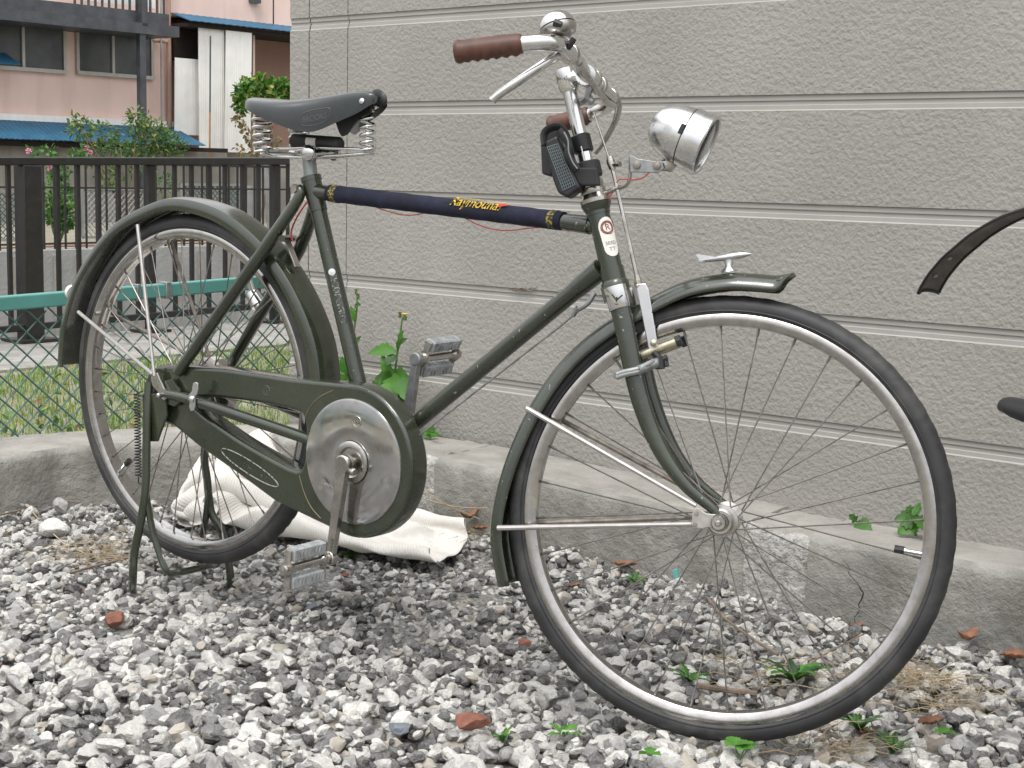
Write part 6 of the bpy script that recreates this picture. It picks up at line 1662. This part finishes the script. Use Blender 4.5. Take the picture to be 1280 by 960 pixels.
# ================================================================== WEEDS, LEAVES, TWIGS
def big_leaf(parent, P, d, up, L, Wd, m, name='leaf', lobes=0, curl=0.2):
    """one leaf blade of its own, toothed or lobed"""
    d = np.asarray(d, float); d /= np.linalg.norm(d); s = np.cross(d, up); s /= (np.linalg.norm(s) + 1e-9); u = np.cross(s, d)
    n = 17; mb = MB(); V = []; ph = rng.uniform(0, 6.28)
    for i in range(n):
        t_ = i / (n - 1); wv = Wd * 0.5 * math.sin(PI * min(1, t_ * 0.92 + 0.06)) ** 0.8 * (1 + 0.16 * math.sin(t_ * 34 + ph) + 0.12 * math.sin(t_ * 9 + 2 * ph))
        if lobes: wv *= 0.55 + 0.45 * abs(math.sin(t_ * PI * lobes))
        c = P + d * L * t_ + u * L * curl * math.sin(t_ * PI * 0.9) * 0.5 - ZZ * L * 0.12 * t_ * t_
        V += [c - s * wv + u * wv * 0.25, c - s * wv * 0.5 + u * (0.002 + 0.05 * wv * math.sin(t_ * 21 + ph)), c, c + s * wv * 0.5 + u * (0.002 + 0.05 * wv * math.cos(t_ * 19 + ph)), c + s * wv + u * wv * 0.25]
    mb.grid(np.array(V), n, 5); return part(name, mb, m, parent, smooth=60)
def wpt(x, y, d): return on_plane(x, y, WB - NN * d, NN)
# sow thistles at the wall foot, behind the crank
def weed(label, stem_px, leaves, flower=None, d=0.06, m=LEAF1, r=0.0028):
    P0 = wpt(*stem_px[0], d); t = thing('sow_thistle', label, 'weed', P0)
    pts = [wpt(x, y, d) for x, y in stem_px]; mb = MB(); mb.tube(pts, [r * 1.3] + [r] * (len(pts) - 2) + [r * 0.5], 6, smooth=4); part('stem', mb, STEMG, t)
    for (x, y, x2, y2, wd, off) in leaves:
        P = wpt(x, y, d + 0.004); Q = wpt(x2, y2, d + off); L = np.linalg.norm(Q - P)
        big_leaf(t, P, Q - P, np.array([0.35, -0.8, 0.5]) + rng.normal(size=3) * 0.15, L, wd, m if rng.random() < 0.7 else LEAF2, lobes=0 if wd > 0.028 else 2)
    if flower:
        for (x, y, mm, r_) in flower:
            mb = MB(); P = wpt(x, y, d)
            mb.lathe([(0.0, -0.012), (r_ * 0.6, -0.010), (r_ * 0.7, -0.003), (r_ * 0.5, 0.0)], P, (0.2, -0.2, 1), 10); part('bud', mb, STEMG, t)
            mb = MB()
            for k in range(12): a = 2 * PI * k / 12; leaf(mb, P, np.array([math.cos(a), math.sin(a), 0.7]), ZZ, r_ * 1.5, r_ * 0.6, 0.1)
            part('flower', mb, mm, t, smooth=0)
    return t
weed('tall sow thistle with a yellow flower behind the pedal crank', [(488, 512), (492, 480), (497, 440), (501, 412), (503, 396)],
     [(496, 440, 462, 437, 0.035, 0.02), (497, 438, 505, 408, 0.016, 0.01), (496, 445, 482, 455, 0.030, 0.03), (494, 470, 488, 505, 0.055, 0.06), (495, 465, 513, 498, 0.045, 0.06), (492, 480, 468, 470, 0.05, 0.05),
      (492, 482, 462, 490, 0.06, 0.05), (490, 490, 505, 520, 0.05, 0.05), (490, 492, 474, 517, 0.055, 0.06), (494, 468, 515, 470, 0.04, 0.03), (490, 470, 520, 488, 0.04, 0.02), (488, 500, 520, 510, 0.045, 0.05), (490, 482, 478, 438, 0.03, 0.02), (498, 436, 510, 420, 0.02, 0.01)],
     [(506, 395, YELLOWFL, 0.0085), (500, 392, LEAFY, 0.006)])
weed('thin sow thistle gone to seed beside the seat tube', [(432, 500), (438, 450), (443, 410), (446, 385), (446, 362)],
     [(443, 402, 438, 380, 0.018, 0.01), (444, 385, 452, 378, 0.018, 0.02), (440, 440, 452, 415, 0.02, 0.02), (436, 470, 428, 440, 0.03, 0.04), (436, 480, 462, 492, 0.055, 0.05), (434, 478, 418, 500, 0.05, 0.04), (434, 480, 450, 515, 0.05, 0.04), (436, 465, 455, 455, 0.045, 0.04), (433, 490, 424, 462, 0.04, 0.02), (437, 470, 458, 500, 0.05, 0.03)],
     [(445, 363, LEAFB, 0.005), (448, 369, LEAFB, 0.005)])
weed('low green weed leaves at the wall foot under the down tube', [(545, 545), (543, 540)], [(545, 544, 528, 536, 0.03, 0.03), (545, 544, 520, 541, 0.02, 0.02), (530, 543, 556, 541, 0.012, 0.04)], None)
weed('pair of round green leaves at the wall foot seen through the front wheel', [(1074, 668), (1070, 655)], [(1070, 654, 1091, 662, 0.032, 0.03), (1070, 652, 1061, 641, 0.020, 0.02), (1072, 652, 1078, 668, 0.022, 0.03)], None, d=0.03)
weed('broad green weed leaf at the wall foot behind the front tyre', [(1146, 672), (1140, 655)], [(1150, 650, 1118, 646, 0.04, 0.03), (1148, 652, 1122, 664, 0.035, 0.04), (1150, 640, 1140, 634, 0.03, 0.01), (1150, 645, 1160, 662, 0.045, 0.04), (1140, 640, 1132, 632, 0.02, 0.02)], None, d=0.03)
# weeds in the gravel
def rosette(label, px, py, n, L, wd, m, lobes=2, cat='weed', name='weed', rise=0.5):
    P = gpt(px, py) - ZZ * 0.004; t = thing(name, label, cat, P)
    for k in range(n):
        a = 2 * PI * k / n + rng.uniform(-0.3, 0.3); e_ = rise * rng.uniform(0.5, 1.5)
        big_leaf(t, P, np.array([math.cos(a), math.sin(a), e_]), ZZ, L * rng.uniform(0.7, 1.2), wd * rng.uniform(0.8, 1.2), m if rng.random() < 0.75 else LEAF1, lobes=lobes)
    return t
rosette('leafy green weed rosette on the gravel inside the front wheel', 992, 850, 13, 0.062, 0.020, LEAF3, 3)
rosette('small green weed on the gravel by the stick inside the front wheel', 862, 850, 8, 0.04, 0.012, LEAF3, 3)
rosette('small green weed among the stones under the kerb', 793, 726, 7, 0.032, 0.014, LEAF2, 2)
rosette('little green weed shoots under the near pedal beside the cloth', 438, 697, 9, 0.040, 0.016, LEAF2, 2)
rosette('small weed with fine leaves right of the tyre contact', 1073, 912, 10, 0.045, 0.012, LEAF2, 3, rise=0.9)
rosette('weed tuft at the bottom edge under the front tyre', 1115, 940, 8, 0.045, 0.012, LEAF2, 3, rise=1.0)
rosette('pale weed sprout left of the front tyre foot', 705, 918, 6, 0.032, 0.014, LEAF1, 2)
rosette('small weed sprig beside the red tile fragment', 628, 925, 6, 0.03, 0.010, LEAF2, 3, rise=0.8)
P = gpt(925, 942); t = thing('clover_sprig', 'bright green clover leaves just below the front tyre contact', 'weed', P)
for (x, y, L) in ((919, 933, 0.024), (930, 938, 0.018), (938, 933, 0.013), (814, 952, 0.022), (868, 956, 0.016)):
    if x < 900: continue
    Q = gpt(x, y, 0.012)
    for k in range(3):
        a = 2.1 * k + 0.4; big_leaf(t, Q, np.array([math.cos(a), math.sin(a), 0.35]), ZZ, L, L * 0.95, LEAF1)
    mb = MB(); mb.tube([P - ZZ * 0.01, Q], 0.0009, 5); part('stem', mb, STEMG, t)
for (x, y, lab) in ((812, 952, 'bright green clover sprig at the bottom edge of the photo'), (1180, 925, 'tiny green sprout on the gravel at the lower right')):
    P = gpt(x, y); t = thing('clover_sprig', lab, 'weed', P)
    for k in range(3): a = 2.1 * k; big_leaf(t, P + ZZ * 0.008, np.array([math.cos(a), math.sin(a), 0.4]), ZZ, 0.02, 0.018, LEAF1)
# fallen leaves
def dry(px, py, L, wd, ang, label, m=DRYLEAF, up=0.25):
    P = gpt(px, py) + ZZ * 0.004; d = np.array([math.cos(ang), math.sin(ang), 0.1]); s = np.cross(ZZ, d)
    n = 10; V = []
    for i in range(n):
        t_ = i / (n - 1); wv = wd * 0.5 * math.sin(PI * min(1, t_ * 0.94 + 0.03)) ** 0.7
        c = P + d * L * (t_ - 0.5) + ZZ * up * L * (t_ - 0.5) ** 2 * 2
        for q in (-1, -0.5, 0, 0.5, 1): V.append(c + s * wv * q + ZZ * (abs(q) ** 1.6 * wv * 0.7 + 0.002 * math.sin(i * 2.3 + q * 3)))
    mb = MB(); mb.grid(np.array(V), n, 5); o = single('fallen_leaf', mb, m, label, 'fallen leaf', smooth=60); so = o.modifiers.new('thickness', 'SOLIDIFY'); so.thickness = 0.0006
dry(781, 710, 0.060, 0.026, 0.2, 'curled brown leaf on the stones before the kerb behind the stays')
dry(586, 650, 0.050, 0.024, 1.3, 'curled rust brown leaf standing at the kerb right of the cloth', up=0.8)
dry(600, 664, 0.040, 0.020, 0.3, 'flat brown leaf lying beside the front mudguard tail')
dry(1209, 803, 0.042, 0.032, 1.0, 'pale brown leaf on the gravel right of the front tyre', up=0.9)
dry(1266, 826, 0.045, 0.038, 0.1, 'dark red brown leaf at the right edge of the gravel')
dry(1163, 908, 0.042, 0.026, 0.8, 'orange brown leaf on the dry grass at the lower right')
dry(1082, 920, 0.030, 0.018, 0.4, 'small dark brown leaf fragment near the tyre contact')
dry(1072, 786, 0.028, 0.016, 0.4, 'small rust leaf scrap at the kerb seen through the front wheel')
dry(716, 736, 0.03, 0.018, 0.8, 'reddish leaf scrap left of the kerb stones inside the wheel rim')
# twigs
def twig(pts, r, label, lift=0.008, m=TWIG):
    P = [gpt(x, y) + ZZ * lift for x, y in pts]; mb = MB(); mb.tube(P, r, 6, smooth=4); single('twig', mb, m, label, 'twig')
twig([(884, 752), (905, 777), (935, 800), (972, 824)], 0.0032, 'brown stick lying slantwise on the gravel inside the front wheel')
twig([(872, 863), (905, 868), (946, 873)], 0.0048, 'thick short stick lying flat on the gravel inside the front wheel')
twig([(0, 648), (40, 638), (70, 630), (100, 632)], 0.0028, 'thin pale twig leaning along the left kerb foot')
twig([(85, 722), (120, 712), (160, 702)], 0.0028, 'thin brown twig on the gravel beside the stand leg')
twig([(28, 630), (55, 660), (84, 688)], 0.0016, 'fine pale straw stalk on the gravel at the left', m=STRAW)
twig([(520, 618), (555, 640), (600, 660)], 0.0016, 'thin straw stalk on the gravel right of the cloth', 0.02, STRAW)
twig([(530, 640), (570, 650), (610, 652)], 0.0014, 'second thin straw stalk leaning on the mudguard tail', 0.03, STRAW)
twig([(1010, 842), (1027, 828), (1080, 800)], 0.0016, 'fine twig leaning inside the front rim', 0.012)
mb = MB(); P = gpt(845, 722); mb.box(P + ZZ * 0.008, (0.010, 0.006, 0.018), (np.array([0.9, 0.3, 0.3]), np.array([-0.3, 0.95, 0]), np.array([-0.3, -0.1, 0.95]))); single('turquoise_chip', mb, mat('turquoise_plastic', (0.12, 0.42, 0.38), 0.5), 'small turquoise plastic scrap on the stones at the kerb', 'litter', smooth=0)
# dry grass by the front tyre
def straw_at(cx, cy, sx, sy, n, h, name, label):
    c = gpt(cx, cy); mb = MB()
    for _ in range(n):
        P = np.array([c[0] + rng.normal() * sx, c[1] + rng.normal() * sy, 0]); P[2] = top_at(P[0], P[1]) + rng.uniform(-0.004, 0.010)
        a = rng.uniform(0, 2 * PI); L = h * rng.uniform(0.4, 1.3); d = np.array([math.cos(a), math.sin(a), rng.uniform(-0.05, 0.35)])
        mb.tube([P, P + d * L * 0.5 + ZZ * 0.004, P + d * L - ZZ * 0.004], [0.0008, 0.0007, 0.0003], 3, cap=False)
    o = single(name, mb, STRAW, label, None, smooth=0, kind='stuff')
straw_at(1140, 880, 0.065, 0.035, 230, 0.08, 'dry_grass', 'dry straw coloured grass on the soil right of the front tyre')
straw_at(1035, 932, 0.05, 0.03, 100, 0.06, 'dry_grass', 'dry grass stalks under the front tyre contact')
straw_at(960, 850, 0.09, 0.04, 60, 0.07, 'dry_grass', 'scattered dry stalks on the gravel inside the front wheel')
straw_at(560, 655, 0.06, 0.03, 90, 0.09, 'dry_grass', 'scattered dry stalks between cloth and kerb')
straw_at(120, 690, 0.06, 0.04, 120, 0.07, 'dry_grass', 'scattered dry stalks on the gravel by the stand')
# weeds on the bank behind the kerb, seen through the rear wheel
def bank(): return PL(rng.uniform(2.3, 3.4), rng.uniform(3.75, 4.3), GZ)
P = PL(2.75, 4.0, GZ); t = thing('bank_weed', 'reddish leafy weed behind the wire fence seen through the rear wheel', 'weed', P)
mb = MB(); crown(mb, [(PL(2.70, 4.0, 0.10), (0.14, 0.12, 0.13), 1), (PL(2.55, 3.95, 0.05), (0.12, 0.1, 0.1), 0.8), (PL(3.0, 4.0, 0.05), (0.14, 0.1, 0.1), 0.8)], 60, 0.034, 0.016, 0.0, (0, 0, 1, 2)); part('foliage', mb, [LEAF2, LEAFY, LEAFB], t, smooth=0)
